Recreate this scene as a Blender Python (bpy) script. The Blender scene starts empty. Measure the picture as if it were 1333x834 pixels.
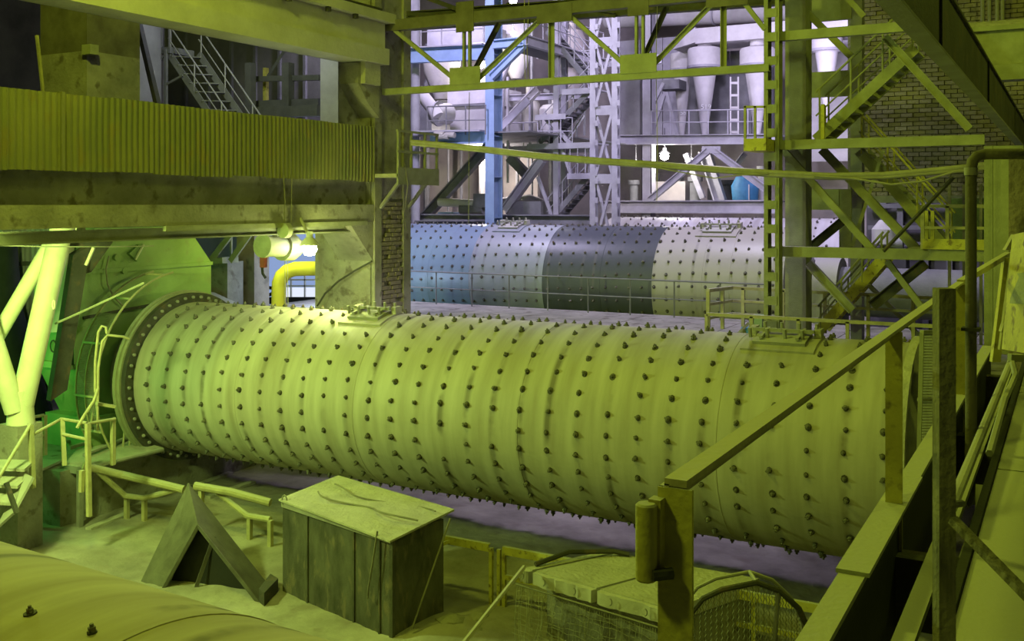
import bpy, bmesh, math, random
from mathutils import Vector, Matrix
random.seed(7)
V = Vector
scene = bpy.context.scene
COL = scene.collection

# ------------------------------------------------------------------ camera
F, CX, HY, H = 1333.0, 666.5, 265.0, 6.2          # focal length in pixels, principal x, horizon row, eye height
YAW = math.radians(28.7)
CO, SI = math.cos(YAW), math.sin(YAW)
cam_data = bpy.data.cameras.new('camera')
cam = bpy.data.objects.new('camera', cam_data)
COL.objects.link(cam)
cam.location = (0, 0, H)
cam.rotation_euler = (math.pi / 2, 0, YAW)
cam_data.sensor_width = 36
cam_data.lens = 36 * F / 1333
cam_data.shift_y = -(417 - HY) / 1333
cam_data.clip_start = 0.05
cam_data.clip_end = 300
scene.camera = cam

# ------------------------------------------------------------------ world, lights, exposure
world = bpy.data.worlds.new('world')
scene.world = world
world.use_nodes = True
world.node_tree.nodes['Background'].inputs[0].default_value = (0.55, 0.6, 0.5, 1)
world.node_tree.nodes['Background'].inputs[1].default_value = 0.02
scene.view_settings.view_transform = 'Standard'
scene.view_settings.look = 'None'
scene.view_settings.gamma = 1
scene.view_settings.use_curve_mapping = False
scene.view_settings.exposure = 0.0

SODIUM = (0.80, 1.0, 0.07)
SODIUM_WARM = (1.0, 0.92, 0.05)
MERCURY = (0.73, 0.65, 1.0)
GREENISH = (0.10, 1.0, 0.12)
WARM = (1.0, 0.85, 0.72)

def light(name, loc, color, watts, size=0.4, aim=None, angle=100, blend=0.6):
    d = bpy.data.lights.new(name, 'SPOT' if aim else 'POINT')
    d.color = color; d.energy = watts; d.shadow_soft_size = size
    o = bpy.data.objects.new(name, d); COL.objects.link(o); o.location = loc
    if aim:
        d.spot_size = math.radians(angle); d.spot_blend = blend
        o.rotation_euler = (V(aim) - V(loc)).to_track_quat('-Z', 'Y').to_euler()
    return o

# high-bay lamps of the front aisle (yellow-green discharge lamps)
light('high_bay_lamp', (-10.2, 7.6, 14.0), SODIUM, 2100, 0.5)
light('high_bay_lamp', (-2.5, 8.5, 13.5), SODIUM, 340, 0.5)
light('high_bay_lamp', (3.5, 14.0, 12.5), SODIUM, 560, 0.5)
light('high_bay_lamp', (-5.0, -2.5, 13.0), SODIUM, 850, 0.5)
# wall flood lamps by the discharge end, below the floor slab
light('wall_flood_lamp', (-14.2, 8.8, 5.2), (0.68, 1.0, 0.21), 1350, 0.25)
light('wall_flood_lamp', (-19.4, 11.6, 3.2), GREENISH, 170, 0.2)
light('undercroft_fill_light', (-16.4, 18.5, 5.55), (0.80, 1.0, 0.08), 90, 0.15)  # added fill for the piers under the slab, no lamp known there
light('window_bar_fill_light', (-18.0, 22.8, 4.2), (0.6, 0.75, 1.0), 220, 0.3)  # added bluish fill that brightens the glazing bars
# floodlights of the rear aisles (bluish mercury lamps), turned towards the plant at the back
for (lx, ly, lz, w, aim) in ((-17, 24.0, 14, 2600, (-19, 35, 3)), (-9, 24.0, 15, 2800, (-9, 33, 2)), (-4.9, 25.5, 14.5, 1200, (-4, 34, 2)), (-22, 31, 16, 2600, (-22, 42, 6)), (-11, 31.5, 16.5, 2600, (-11, 44, 7)), (0, 32, 16.5, 1700, (0, 45, 7)), (5, 31, 14, 800, (4, 44, 6))):
    light('rear_bay_lamp', (lx, ly, lz), MERCURY, w * 1.3, 0.5, aim, 125, 0.5)
light('aisle_fill_light', (-10.0, 19.3, 8.2), (0.85, 0.74, 1.0), 800, 0.3, (-10.0, 18.3, 0), 95, 0.6)  # both aisle lights are added fills for floor and mill top
light('aisle_fill_light', (-5.8, 19.1, 8.2), (0.85, 0.74, 1.0), 360, 0.3, (-5.8, 17.8, 0), 80, 0.6)

# ------------------------------------------------------------------ picture rays
def ray(px, py):
    u = (px - CX) / F; v = -(py - HY) / F
    return V((CO * u - SI, SI * u + CO, v))
EYE = V((0, 0, H))
def at(px, py, depth): return EYE + ray(px, py) * depth
def aty(px, py, y): d = ray(px, py); return EYE + d * (y / d.y)
def atx(px, py, x): d = ray(px, py); return EYE + d * (x / d.x)
def atz(px, py, z): d = ray(px, py); return EYE + d * ((z - H) / d.z)
def zy(py, px, y): return aty(px, py, y).z

# ------------------------------------------------------------------ materials
def mat(name, c1, c2=None, scale=3.0, rough=0.85, metal=0.0, bump=0.25, c3=None, stretch=(1, 1, 1), fine=40.0, dust=None):
    m = bpy.data.materials.new(name); m.use_nodes = True
    nt = m.node_tree; N = nt.nodes; L = nt.links
    b = N['Principled BSDF']; b.inputs['Roughness'].default_value = rough; b.inputs['Metallic'].default_value = metal
    tc = N.new('ShaderNodeTexCoord'); mp = N.new('ShaderNodeMapping'); mp.inputs['Scale'].default_value = stretch
    L.new(tc.outputs['Object'], mp.inputs['Vector'])
    n1 = N.new('ShaderNodeTexNoise'); n1.inputs['Scale'].default_value = scale; n1.inputs['Detail'].default_value = 6; n1.inputs['Roughness'].default_value = 0.62
    L.new(mp.outputs[0], n1.inputs['Vector'])
    r = N.new('ShaderNodeValToRGB'); c2 = c2 or tuple(x * 0.7 for x in c1)
    r.color_ramp.elements[0].position = 0.32; r.color_ramp.elements[0].color = (*c2, 1)
    r.color_ramp.elements[1].position = 0.66; r.color_ramp.elements[1].color = (*c1, 1)
    L.new(n1.outputs[0], r.inputs[0]); col = r.outputs[0]
    if c3:
        n3 = N.new('ShaderNodeTexNoise'); n3.inputs['Scale'].default_value = scale * 2.7; n3.inputs['Detail'].default_value = 5
        L.new(mp.outputs[0], n3.inputs['Vector'])
        r3 = N.new('ShaderNodeValToRGB'); r3.color_ramp.elements[0].position = 0.56; r3.color_ramp.elements[1].position = 0.68
        L.new(n3.outputs[0], r3.inputs[0])
        mx = N.new('ShaderNodeMix'); mx.data_type = 'RGBA'; L.new(r3.outputs[0], mx.inputs[0]); L.new(col, mx.inputs[6]); mx.inputs[7].default_value = (*c3, 1)
        col = mx.outputs[2]
    if dust:                                             # pale cement dust lying on upward faces
        g = N.new('ShaderNodeNewGeometry'); sx = N.new('ShaderNodeSeparateXYZ'); L.new(g.outputs['Normal'], sx.inputs[0])
        rr = N.new('ShaderNodeValToRGB'); rr.color_ramp.elements[0].position = 0.35; rr.color_ramp.elements[1].position = 0.9
        L.new(sx.outputs['Z'], rr.inputs[0])
        mx = N.new('ShaderNodeMix'); mx.data_type = 'RGBA'; L.new(rr.outputs[0], mx.inputs[0]); L.new(col, mx.inputs[6]); mx.inputs[7].default_value = (*dust, 1)
        col = mx.outputs[2]
    L.new(col, b.inputs['Base Color'])
    if bump:
        n2 = N.new('ShaderNodeTexNoise'); n2.inputs['Scale'].default_value = fine; n2.inputs['Detail'].default_value = 4
        L.new(tc.outputs['Object'], n2.inputs['Vector'])
        bp = N.new('ShaderNodeBump'); bp.inputs['Strength'].default_value = bump; bp.inputs['Distance'].default_value = 0.03
        L.new(n2.outputs[0], bp.inputs['Height']); L.new(bp.outputs[0], b.inputs['Normal'])
    return m

DUST = (0.42, 0.41, 0.38)
M = {}
M['concrete'] = mat('dusty_concrete', (0.36, 0.34, 0.30), (0.20, 0.19, 0.17), 1.4, 0.95, 0, 0.5, c3=(0.15, 0.13, 0.11), fine=18)
M['concrete_pale'] = mat('pale_concrete', (0.55, 0.53, 0.48), (0.42, 0.40, 0.36), 1.2, 0.95, 0, 0.4, fine=14)
M['floor'] = mat('dusty_floor', (0.40, 0.37, 0.35), (0.17, 0.155, 0.145), 0.55, 1.0, 0, 0.8, c3=(0.24, 0.21, 0.20), fine=7)
M['dust'] = mat('cement_dust', (0.50, 0.48, 0.42), (0.38, 0.36, 0.32), 3.0, 1.0, 0, 0.9, fine=16)
M['steel'] = mat('dusty_steel', (0.34, 0.33, 0.31), (0.22, 0.21, 0.20), 2.2, 0.7, 0, 0.2, dust=DUST)
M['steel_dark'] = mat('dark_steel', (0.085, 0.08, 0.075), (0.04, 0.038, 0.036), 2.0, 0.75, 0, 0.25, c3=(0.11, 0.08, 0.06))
M['chute_steel'] = mat('dull_sheet_steel', (0.14, 0.135, 0.115), (0.07, 0.066, 0.057), 2.6, 0.6, 0, 0.15)
M['steel_brown_shaded'] = mat('brown_shaded_steel', (0.17, 0.155, 0.12), (0.09, 0.08, 0.065), 2.0, 0.8, 0, 0.2)  # shade on upper truss and pillar top put into the brown
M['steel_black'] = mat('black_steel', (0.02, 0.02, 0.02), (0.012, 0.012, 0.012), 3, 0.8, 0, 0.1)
M['box_steel'] = mat('stained_sheet_steel', (0.13, 0.125, 0.105), (0.035, 0.034, 0.03), 2.2, 0.8, 0, 0.25, c3=(0.17, 0.14, 0.10), stretch=(1.2, 1.2, 0.5))
M['yellow'] = mat('yellow_painted_steel', (0.60, 0.55, 0.13), (0.42, 0.37, 0.10), 4.0, 0.65, 0, 0.2, c3=(0.22, 0.17, 0.08), dust=DUST)
M['rail'] = mat('dusty_railing_paint', (0.48, 0.44, 0.26), (0.33, 0.30, 0.18), 5.0, 0.7, 0, 0.15, dust=(0.46, 0.44, 0.38))
M['pipe_cream'] = mat('cream_painted_pipe', (0.72, 0.70, 0.55), (0.56, 0.54, 0.42), 1.4, 0.6, 0, 0.15)
M['pipe_yellow'] = mat('yellow_gas_pipe', (0.80, 0.70, 0.16), (0.68, 0.58, 0.12), 2.0, 0.5, 0, 0.05)
M['casing'] = mat('green_painted_casing', (0.31, 0.43, 0.21), (0.22, 0.32, 0.15), 1.2, 0.65, 0, 0.2, c3=(0.26, 0.33, 0.18))
M['green_steel'] = mat('green_painted_steel', (0.36, 0.36, 0.26), (0.24, 0.245, 0.17), 2.6, 0.75, 0, 0.2, dust=DUST)
M['blue'] = mat('blue_painted_steel', (0.30, 0.42, 0.62), (0.22, 0.32, 0.50), 1.8, 0.7, 0, 0.15)
M['blue_deep'] = mat('deep_blue_enamel', (0.05, 0.22, 0.40), (0.03, 0.15, 0.28), 3, 0.6)
M['lavender'] = mat('pale_grey_steel', (0.42, 0.41, 0.45), (0.30, 0.29, 0.32), 1.6, 0.75, 0, 0.15)
M['grey_mid'] = mat('grey_steel', (0.24, 0.24, 0.25), (0.15, 0.15, 0.16), 1.5, 0.8, 0, 0.2)
M['grey_dark'] = mat('sooty_grey_steel', (0.12, 0.12, 0.125), (0.07, 0.07, 0.075), 1.5, 0.85, 0, 0.2)
M['white'] = mat('whitewashed_sheet', (0.66, 0.64, 0.64), (0.50, 0.48, 0.48), 1.2, 0.8, 0, 0.15)
M['wall_beige'] = mat('beige_plaster', (0.50, 0.45, 0.42), (0.30, 0.27, 0.26), 0.5, 0.95, 0, 0.3, fine=6)
M['wall_dark'] = mat('dark_wall', (0.13, 0.125, 0.125), (0.07, 0.068, 0.07), 0.6, 0.95, 0, 0.3, fine=6)
M['brick'] = mat('dusty_brick', (0.36, 0.31, 0.25), (0.18, 0.15, 0.12), 1.0, 0.95, 0, 0.5, c3=(0.13, 0.11, 0.09), fine=20)
M['mortar'] = mat('old_mortar', (0.24, 0.22, 0.19), (0.13, 0.12, 0.10), 3.0, 1.0, 0, 0.5, fine=20)
M['corrugated'] = mat('corrugated_sheet_paint', (0.215, 0.20, 0.095), (0.14, 0.145, 0.08), 1.0, 0.8, 0, 0.2, stretch=(1, 1, 0.6), c3=(0.20, 0.165, 0.07))
M['wood'] = mat('weathered_wood', (0.26, 0.24, 0.19), (0.12, 0.11, 0.085), 5.0, 0.9, 0, 0.4, stretch=(6, 6, 0.7))
M['cable'] = mat('dusty_cable', (0.36, 0.34, 0.28), (0.26, 0.24, 0.2), 4, 0.9, 0, 0.1)
M['wire'] = mat('thin_wire', (0.25, 0.235, 0.19), None, 4, 0.8, 0, 0)
M['net'] = mat('wire_netting_steel', (0.33, 0.32, 0.24), None, 4, 0.8, 0, 0)
M['bolt'] = mat('dark_bolt_steel', (0.19, 0.18, 0.155), (0.09, 0.085, 0.075), 6, 0.7, 0, 0.1, c3=(0.13, 0.07, 0.045))
M['washer'] = mat('oil_stained_washer', (0.10, 0.092, 0.08), (0.05, 0.045, 0.04), 6, 0.8, 0, 0)
M['red'] = mat('red_plastic', (0.30, 0.06, 0.05), None, 3, 0.6)
M['paint_mark'] = mat('white_paint_mark', (0.85, 0.84, 0.84), (0.8, 0.8, 0.8), 3, 0.9, 0, 0)

def emission(name, color, strength):
    m = bpy.data.materials.new(name); m.use_nodes = True; nt = m.node_tree
    nt.nodes.remove(nt.nodes['Principled BSDF']); e = nt.nodes.new('ShaderNodeEmission')
    e.inputs[0].default_value = (*color, 1); e.inputs[1].default_value = strength
    nt.links.new(e.outputs[0], nt.nodes['Material Output'].inputs[0]); return m
M['lamp_green'] = emission('lit_lamp_glass', (0.92, 1.0, 0.75), 60)
M['lamp_white'] = emission('lit_white_lamp_glass', (1.0, 0.95, 0.95), 30)
M['daylight'] = emission('daylight_in_window', (0.80, 0.86, 1.0), 1.0)
M['daylight_blue'] = emission('blue_daylight_in_window', (0.42, 0.58, 1.0), 0.62)

def shell_mat(name, base, dark, x0, pitch, seams, rough=0.6, stain=0.8, extra=None):
    """dusty mill shell: local X is the mill axis; rings of grime run through the bolt rows and at the seams"""
    m = bpy.data.materials.new(name); m.use_nodes = True; nt = m.node_tree; N = nt.nodes; L = nt.links
    b = N['Principled BSDF']; b.inputs['Roughness'].default_value = rough
    tc = N.new('ShaderNodeTexCoord'); sp = N.new('ShaderNodeSeparateXYZ'); L.new(tc.outputs['Object'], sp.inputs[0])
    def math_(op, a, bb=None, c=None):
        n = N.new('ShaderNodeMath'); n.operation = op
        for i, v in enumerate((a, bb, c)):
            if v is None: continue
            if isinstance(v, (int, float)): n.inputs[i].default_value = v
            else: L.new(v, n.inputs[i])
        return n.outputs[0]
    fr = math_('FRACT', math_('DIVIDE', math_('SUBTRACT', sp.outputs[0], x0 - pitch / 2), pitch))
    dist = math_('ABSOLUTE', math_('SUBTRACT', fr, 0.5))
    band = N.new('ShaderNodeMapRange'); band.inputs[1].default_value = 0.05; band.inputs[2].default_value = 0.16; band.inputs[3].default_value = 1; band.inputs[4].default_value = 0
    L.new(dist, band.inputs[0])
    nz = N.new('ShaderNodeTexNoise'); nz.inputs['Scale'].default_value = 1.3; nz.inputs['Detail'].default_value = 4
    L.new(tc.outputs['Object'], nz.inputs['Vector'])
    rr = N.new('ShaderNodeValToRGB'); rr.color_ramp.elements[0].position = 0.44; rr.color_ramp.elements[1].position = 0.58
    L.new(nz.outputs[0], rr.inputs[0])
    mpx = N.new('ShaderNodeMapping'); mpx.inputs['Scale'].default_value = (1, 0.05, 0.05); L.new(tc.outputs['Object'], mpx.inputs[0])
    nx = N.new('ShaderNodeTexNoise'); nx.inputs['Scale'].default_value = 1.7; nx.inputs['Detail'].default_value = 2; L.new(mpx.outputs[0], nx.inputs['Vector'])
    rx = N.new('ShaderNodeValToRGB'); rx.color_ramp.elements[0].position = 0.38; rx.color_ramp.elements[1].position = 0.58; L.new(nx.outputs[0], rx.inputs[0])
    grime = math_('MULTIPLY', math_('MULTIPLY', math_('MULTIPLY', band.outputs[0], rr.outputs[0]), rx.outputs[0]), stain)
    # soft cloudiness, drawn out around the girth
    mp = N.new('ShaderNodeMapping'); mp.inputs['Scale'].default_value = (2.6, 0.35, 0.35); L.new(tc.outputs['Object'], mp.inputs[0])
    n2 = N.new('ShaderNodeTexNoise'); n2.inputs['Scale'].default_value = 1.6; n2.inputs['Detail'].default_value = 5; L.new(mp.outputs[0], n2.inputs['Vector'])
    r2 = N.new('ShaderNodeValToRGB'); r2.color_ramp.elements[0].position = 0.3; r2.color_ramp.elements[1].position = 0.7
    r2.color_ramp.elements[0].color = (*[x * w for x, w in zip(base, (0.66, 0.63, 0.58))], 1); r2.color_ramp.elements[1].color = (*base, 1)
    L.new(n2.outputs[0], r2.inputs[0])
    col = r2.outputs[0]
    if extra:
        for (xa, xb, c) in extra:                        # bare or differently coated shell courses
            k = math_('MULTIPLY', math_('GREATER_THAN', sp.outputs[0], xa), math_('LESS_THAN', sp.outputs[0], xb))
            mx = N.new('ShaderNodeMix'); mx.data_type = 'RGBA'; L.new(k, mx.inputs[0]); L.new(col, mx.inputs[6]); mx.inputs[7].default_value = (*c, 1); col = mx.outputs[2]
    mx = N.new('ShaderNodeMix'); mx.data_type = 'RGBA'; L.new(grime, mx.inputs[0]); L.new(col, mx.inputs[6]); mx.inputs[7].default_value = (*dark, 1)
    L.new(mx.outputs[2], b.inputs['Base Color'])
    n4 = N.new('ShaderNodeTexNoise'); n4.inputs['Scale'].default_value = 9; n4.inputs['Detail'].default_value = 5; L.new(tc.outputs['Object'], n4.inputs['Vector'])
    bp = N.new('ShaderNodeBump'); bp.inputs['Strength'].default_value = 0.12; bp.inputs['Distance'].default_value = 0.03
    L.new(n4.outputs[0], bp.inputs['Height']); L.new(bp.outputs[0], b.inputs['Normal'])
    return m

# ------------------------------------------------------------------ mesh building
class MB:
    def __init__(s): s.v = []; s.f = []
    def add(s, vs, fs):
        o = len(s.v); s.v += [V(p) for p in vs]; s.f += [tuple(i + o for i in f) for f in fs]; return s
    def box(s, lo, hi):
        x0, y0, z0 = lo; x1, y1, z1 = hi
        return s.add([(x0,y0,z0),(x1,y0,z0),(x1,y1,z0),(x0,y1,z0),(x0,y0,z1),(x1,y0,z1),(x1,y1,z1),(x0,y1,z1)],
                     [(0,3,2,1),(4,5,6,7),(0,1,5,4),(1,2,6,5),(2,3,7,6),(3,0,4,7)])
    def bar(s, p, q, w, h=None, up=(0, 0, 1), off=(0, 0)):
        p, q = V(p), V(q); h = h or w; d = (q - p).normalized(); u = V(up)
        if abs(d.dot(u)) > 0.98: u = V((0, 1, 0)) if abs(d.y) < 0.9 else V((1, 0, 0))
        a = d.cross(u).normalized(); b = a.cross(d).normalized()
        c = a * off[0] + b * off[1]
        vs = []
        for e in (p, q):
            for (i, j) in ((-1,-1),(1,-1),(1,1),(-1,1)): vs.append(e + c + a * (i * w / 2) + b * (j * h / 2))
        return s.add(vs, [(0,1,2,3),(7,6,5,4),(0,4,5,1),(1,5,6,2),(2,6,7,3),(3,7,4,0)])
    def ibeam(s, p, q, w, h, t=0.02, up=(0, 0, 1)):
        s.bar(p, q, w, t * 1.3, up, (0, h / 2 - t * 0.65)); s.bar(p, q, w, t * 1.3, up, (0, -h / 2 + t * 0.65)); return s.bar(p, q, t, h - t * 2, up)
    def channel(s, p, q, w, h, t=0.02, up=(0, 0, 1), side=1):
        s.bar(p, q, w, t, up, (0, h / 2 - t / 2)); s.bar(p, q, w, t, up, (0, -h / 2 + t / 2)); return s.bar(p, q, t, h - 2 * t, up, (side * (w / 2 - t / 2), 0))
    def angle(s, p, q, w, t=0.012, up=(0, 0, 1), side=1):
        s.bar(p, q, w, t, up, (0, w / 2)); return s.bar(p, q, t, w, up, (side * w / 2, 0))
    def tube(s, pts, r, n=10, cap=True, r2=None):
        pts = [V(p) for p in pts]; k = len(pts); vs = []; prev = None
        for i, p in enumerate(pts):
            d = (pts[min(i + 1, k - 1)] - pts[max(i - 1, 0)]).normalized()
            if prev is None:
                a = d.cross(V((0, 0, 1)));
                if a.length < 0.05: a = d.cross(V((0, 1, 0)))
            else: a = prev - d * prev.dot(d)
            a.normalize(); prev = a; b = d.cross(a)
            rr = r if r2 is None else r + (r2 - r) * i / (k - 1)
            vs += [p + a * (rr * math.cos(2 * math.pi * j / n)) + b * (rr * math.sin(2 * math.pi * j / n)) for j in range(n)]
        fs = [(i*n+j, i*n+(j+1) % n, (i+1)*n+(j+1) % n, (i+1)*n+j) for i in range(k-1) for j in range(n)]
        if cap: fs += [tuple(reversed(range(n))), tuple(range((k-1)*n, k*n))]
        return s.add(vs, fs)
    def lathe(s, prof, n=24, axis='z', c=(0, 0, 0)):
        """prof: (radius, height) pairs about an axis through c"""
        vs = []
        for (r, h) in prof:
            for j in range(n):
                a = 2 * math.pi * j / n; x, y = r * math.cos(a), r * math.sin(a)
                vs.append(V(c) + (V((x, y, h)) if axis == 'z' else V((h, x, y))))
        k = len(prof)
        fs = [(i*n+j, i*n+(j+1) % n, (i+1)*n+(j+1) % n, (i+1)*n+j) for i in range(k-1) for j in range(n)]
        if prof[0][0] > 1e-4 and prof[0] != prof[-1]: fs.append(tuple(reversed(range(n))))
        if prof[-1][0] > 1e-4 and prof[0] != prof[-1]: fs.append(tuple(range((k-1)*n, k*n)))
        return s.add(vs, fs)
    def prism(s, poly, ext):
        poly = [V(p) for p in poly]; e = V(ext); n = len(poly)
        return s.add(poly + [p + e for p in poly], [tuple(range(n)), tuple(reversed(range(n, 2*n)))] + [(i, i+n, (i+1) % n + n, (i+1) % n) for i in range(n)])
    def sheet(s, corners, t=0.02):
        a, b, c, d = [V(p) for p in corners]; nrm = (b - a).cross(d - a).normalized() * t
        return s.prism([a, b, c, d], nrm)

def world_loc(o):
    m = Matrix.Identity(4)
    while o is not None:
        m = (Matrix.Translation(o.location) @ o.rotation_euler.to_matrix().to_4x4()) @ m; o = o.parent
    return m
def build(name, mb, material, parent=None, local=False, smooth=True, label=None, origin=None, kind=None):
    """links the collected shapes as one mesh; vertices are in world space unless local"""
    me = bpy.data.meshes.new(name)
    vs = mb.v; o = bpy.data.objects.new(name, me)
    if parent is not None:
        o.parent = parent
        if not local:
            inv = world_loc(parent).inverted(); vs = [inv @ p for p in vs]
    else:
        if origin is None:
            lo = V((min(p.x for p in vs), min(p.y for p in vs), min(p.z for p in vs))); hi = V((max(p.x for p in vs), max(p.y for p in vs), 0))
            origin = V(((lo.x + hi.x) / 2, (lo.y + hi.y) / 2, lo.z))
        o.location = origin; vs = [p - V(origin) for p in vs]
    me.from_pydata([tuple(p) for p in vs], [], mb.f)
    bm = bmesh.new(); bm.from_mesh(me); bmesh.ops.recalc_face_normals(bm, faces=bm.faces); bm.to_mesh(me); bm.free()
    if smooth:
        me.polygons.foreach_set('use_smooth', [True] * len(me.polygons)); me.set_sharp_from_angle(angle=math.radians(35))
    me.materials.append(M[material] if isinstance(material, str) else material)
    COL.objects.link(o)
    if label: o['label'] = label
    if kind: o['kind'] = kind
    return o
def tag(o, label, cat, group=None):
    o['label'] = label; o['category'] = cat
    if group: o['group'] = group
    return o
def thing(name, label, cat, loc=(0, 0, 0), rot=(0, 0, 0), group=None):
    o = bpy.data.objects.new(name, None); COL.objects.link(o); o.location = loc; o.rotation_euler = rot
    o.empty_display_size = 0.2
    return tag(o, label, cat, group)
def struct(name, mb, material, label=None):
    o = build(name, mb, material); o['kind'] = 'structure'
    if label: o['label'] = label
    return o
def share(src, name, parent, loc, rot=(0, 0, 0), scale=1):
    o = bpy.data.objects.new(name, src.data); COL.objects.link(o); o.parent = parent; o.location = loc; o.rotation_euler = rot
    o.scale = (scale,) * 3 if isinstance(scale, (int, float)) else scale
    return o
def lerp(a, b, t): return V(a) * (1 - t) + V(b) * t
def sag(a, b, drop, n=14): return [lerp(a, b, i / n) - V((0, 0, drop * 4 * (i / n) * (1 - i / n))) for i in range(n + 1)]

def frame(name, label, cat, members, material, group=None):
    """a welded steel frame; members: (part name, shape, p, q, w, h[, material])"""
    base = min((m[2] for m in members), key=lambda p: p[2])
    t = thing(name, label, cat, tuple(base), group=group)
    for m in members:
        nm, shape, p, q, w, h = m[:6]; mt = m[6] if len(m) > 6 else material
        b = MB()
        if shape == 'i': b.ibeam(p, q, w, h, max(0.012, min(w, h) * 0.12))
        elif shape == 'c': b.channel(p, q, w, h, max(0.012, min(w, h) * 0.12))
        elif shape == 'a': b.angle(p, q, w, max(0.008, w * 0.12))
        elif shape == 't': b.tube([p, q], w, 10)
        else: b.bar(p, q, w, h)
        build(nm, b, mt, t)
    return t
def railing(name, label, pts, height, n_posts, material, r=0.022, mids=1, group=None, square=False, toe=0.0, cat='railing'):
    """pts: foot line of the railing"""
    pts = [V(p) for p in pts]; t = thing(name, label, cat, tuple(pts[0]), group=group)
    up = V((0, 0, height))
    L = [0]
    for a, b in zip(pts, pts[1:]): L.append(L[-1] + (b - a).length)
    def pos(s):
        for i in range(len(pts) - 1):
            if s <= L[i + 1] + 1e-6: return lerp(pts[i], pts[i + 1], (s - L[i]) / max(1e-6, L[i + 1] - L[i]))
        return pts[-1]
    def rail_mesh(z, rr):
        b = MB()
        if square:
            for a, c in zip(pts, pts[1:]): b.bar(a + V((0, 0, z)), c + V((0, 0, z)), rr * 2, rr * 2)
        else: b.tube([p + V((0, 0, z)) for p in pts], rr, 8)
        return b
    build('top_rail', rail_mesh(height, r), material, t)
    for k in range(mids): build('mid_rail', rail_mesh(height * (k + 1) / (mids + 1), r * 0.8), material, t)
    for i in range(n_posts):
        p = pos(L[-1] * i / max(1, n_posts - 1)); b = MB()
        if square: b.bar(p, p + up, r * 2, r * 2)
        else: b.tube([p, p + up], r, 8)
        build('post', b, material, t)
    if toe:
        b = MB()
        for a, c in zip(pts, pts[1:]): b.bar(a + V((0, 0, toe / 2)), c + V((0, 0, toe / 2)), 0.012, toe)
        build('toe_board', b, material, t)
    return t
def stair(name, label, low, high, side, n, material, rail_h=0.95, rails=(0, 1), rail_mat=None, group=None, sw=0.2):
    """a steel flight from low to high; side: vector across the flight"""
    low, high, side = V(low), V(high), V(side); t = thing(name, label, 'stair', tuple(low), group=group)
    for k in (0, 1): build('stringer', MB().bar(low + side * k, high + side * k, 0.03, sw), material, t)
    flat = V((high.x - low.x, high.y - low.y, 0)).normalized()
    for i in range(n):
        p = lerp(low, high, (i + 0.5) / n)
        build('tread', MB().bar(p + side * 0.03, p + side * 0.97, 0.22, 0.03), material, t)
    rm = rail_mat or material
    for k in rails:
        o = side * k; up = V((0, 0, rail_h))
        build('handrail', MB().tube([low + o + up, high + o + up], 0.022, 8), rm, t)
        build('mid_rail', MB().tube([low + o + up * 0.5, high + o + up * 0.5], 0.016, 8), rm, t)
        for f in (0.04, 0.36, 0.68, 0.97):
            p = lerp(low, high, f) + o; build('post', MB().tube([p, p + up], 0.02, 8), rm, t)
    return t
def laced_column(name, label, p0, top, wid, dep, material, n, cw=0.12, group=None, diag=True, battens=True, cat='column'):
    """two or four chords tied by battens; p0 = foot of first chord, wid/dep vectors to the other chords"""
    p0, wid, dep = V(p0), V(wid), V(dep); hz = top - p0.z
    t = thing(name, label, cat, tuple(p0), group=group)
    feet = [p0, p0 + wid] + ([p0 + dep, p0 + wid + dep] if dep.length > 0.01 else [])
    for f in feet: build('chord', MB().angle(f, f + V((0, 0, hz)), cw, cw * 0.14, up=dep if dep.length > 0.01 else (0, 1, 0)), material, t)
    for k, base in enumerate([p0] + ([p0 + dep] if dep.length > 0.01 else [])):
        for i in range(n):
            z = hz * (i + 0.5) / n
            if battens: build('batten', MB().bar(base + V((0, 0, z)), base + wid + V((0, 0, z)), 0.015, hz / n * 0.34), material, t)
            if diag and i % 1 == 0:
                a, b = (base, base + wid) if i % 2 == 0 else (base + wid, base)
                build('lacing', MB().bar(a + V((0, 0, hz * i / n)), b + V((0, 0, hz * (i + 1) / n)), 0.012, cw * 0.45), material, t)
    return t

def cw(X, Y, z): return V((CO * X - SI * Y, SI * X + CO * Y, z))

# ================================================================== the hall itself
struct('floor', MB().box((-48, -8, -0.3), (14, 56, 0)), 'floor')
from mathutils import noise
gb = MB(); gx, gy = 150, 110
for j in range(gy + 1):
    for i in range(gx + 1):
        x = -21 + 19.5 * i / gx; y = 5.5 + 14.0 * j / gy
        e = min(1, min(i, gx - i, j, gy - j) / 6)
        h = 0.11 * max(0, noise.noise(V((x * .55, y * .55, 3))) + .15) + 0.05 * abs(noise.noise(V((x * 1.7, y * 1.7, 9)))) + 0.018 * noise.noise(V((x * 5, y * 5, 1)))
        gb.v.append(V((x, y, 0.004 + max(0, h) * e)))
for j in range(gy):
    for i in range(gx): o = j * (gx + 1) + i; gb.f.append((o, o + 1, o + gx + 2, o + gx + 1))
gd = build('cement_dust', gb, 'floor'); gd['kind'] = 'stuff'; tag(gd, 'drifts of grey cement dust lying over the hall floor', 'dust')
struct('ceiling', MB().box((-48, -8, 19.0), (14, 56, 19.3)), 'wall_dark')
struct('wall_back', MB().box((-48, 52, 0), (14, 52.4, 19)), 'wall_beige')
struct('wall_left', MB().box((-48.4, -8, 0), (-48, 56, 19)), 'wall_dark')
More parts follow.
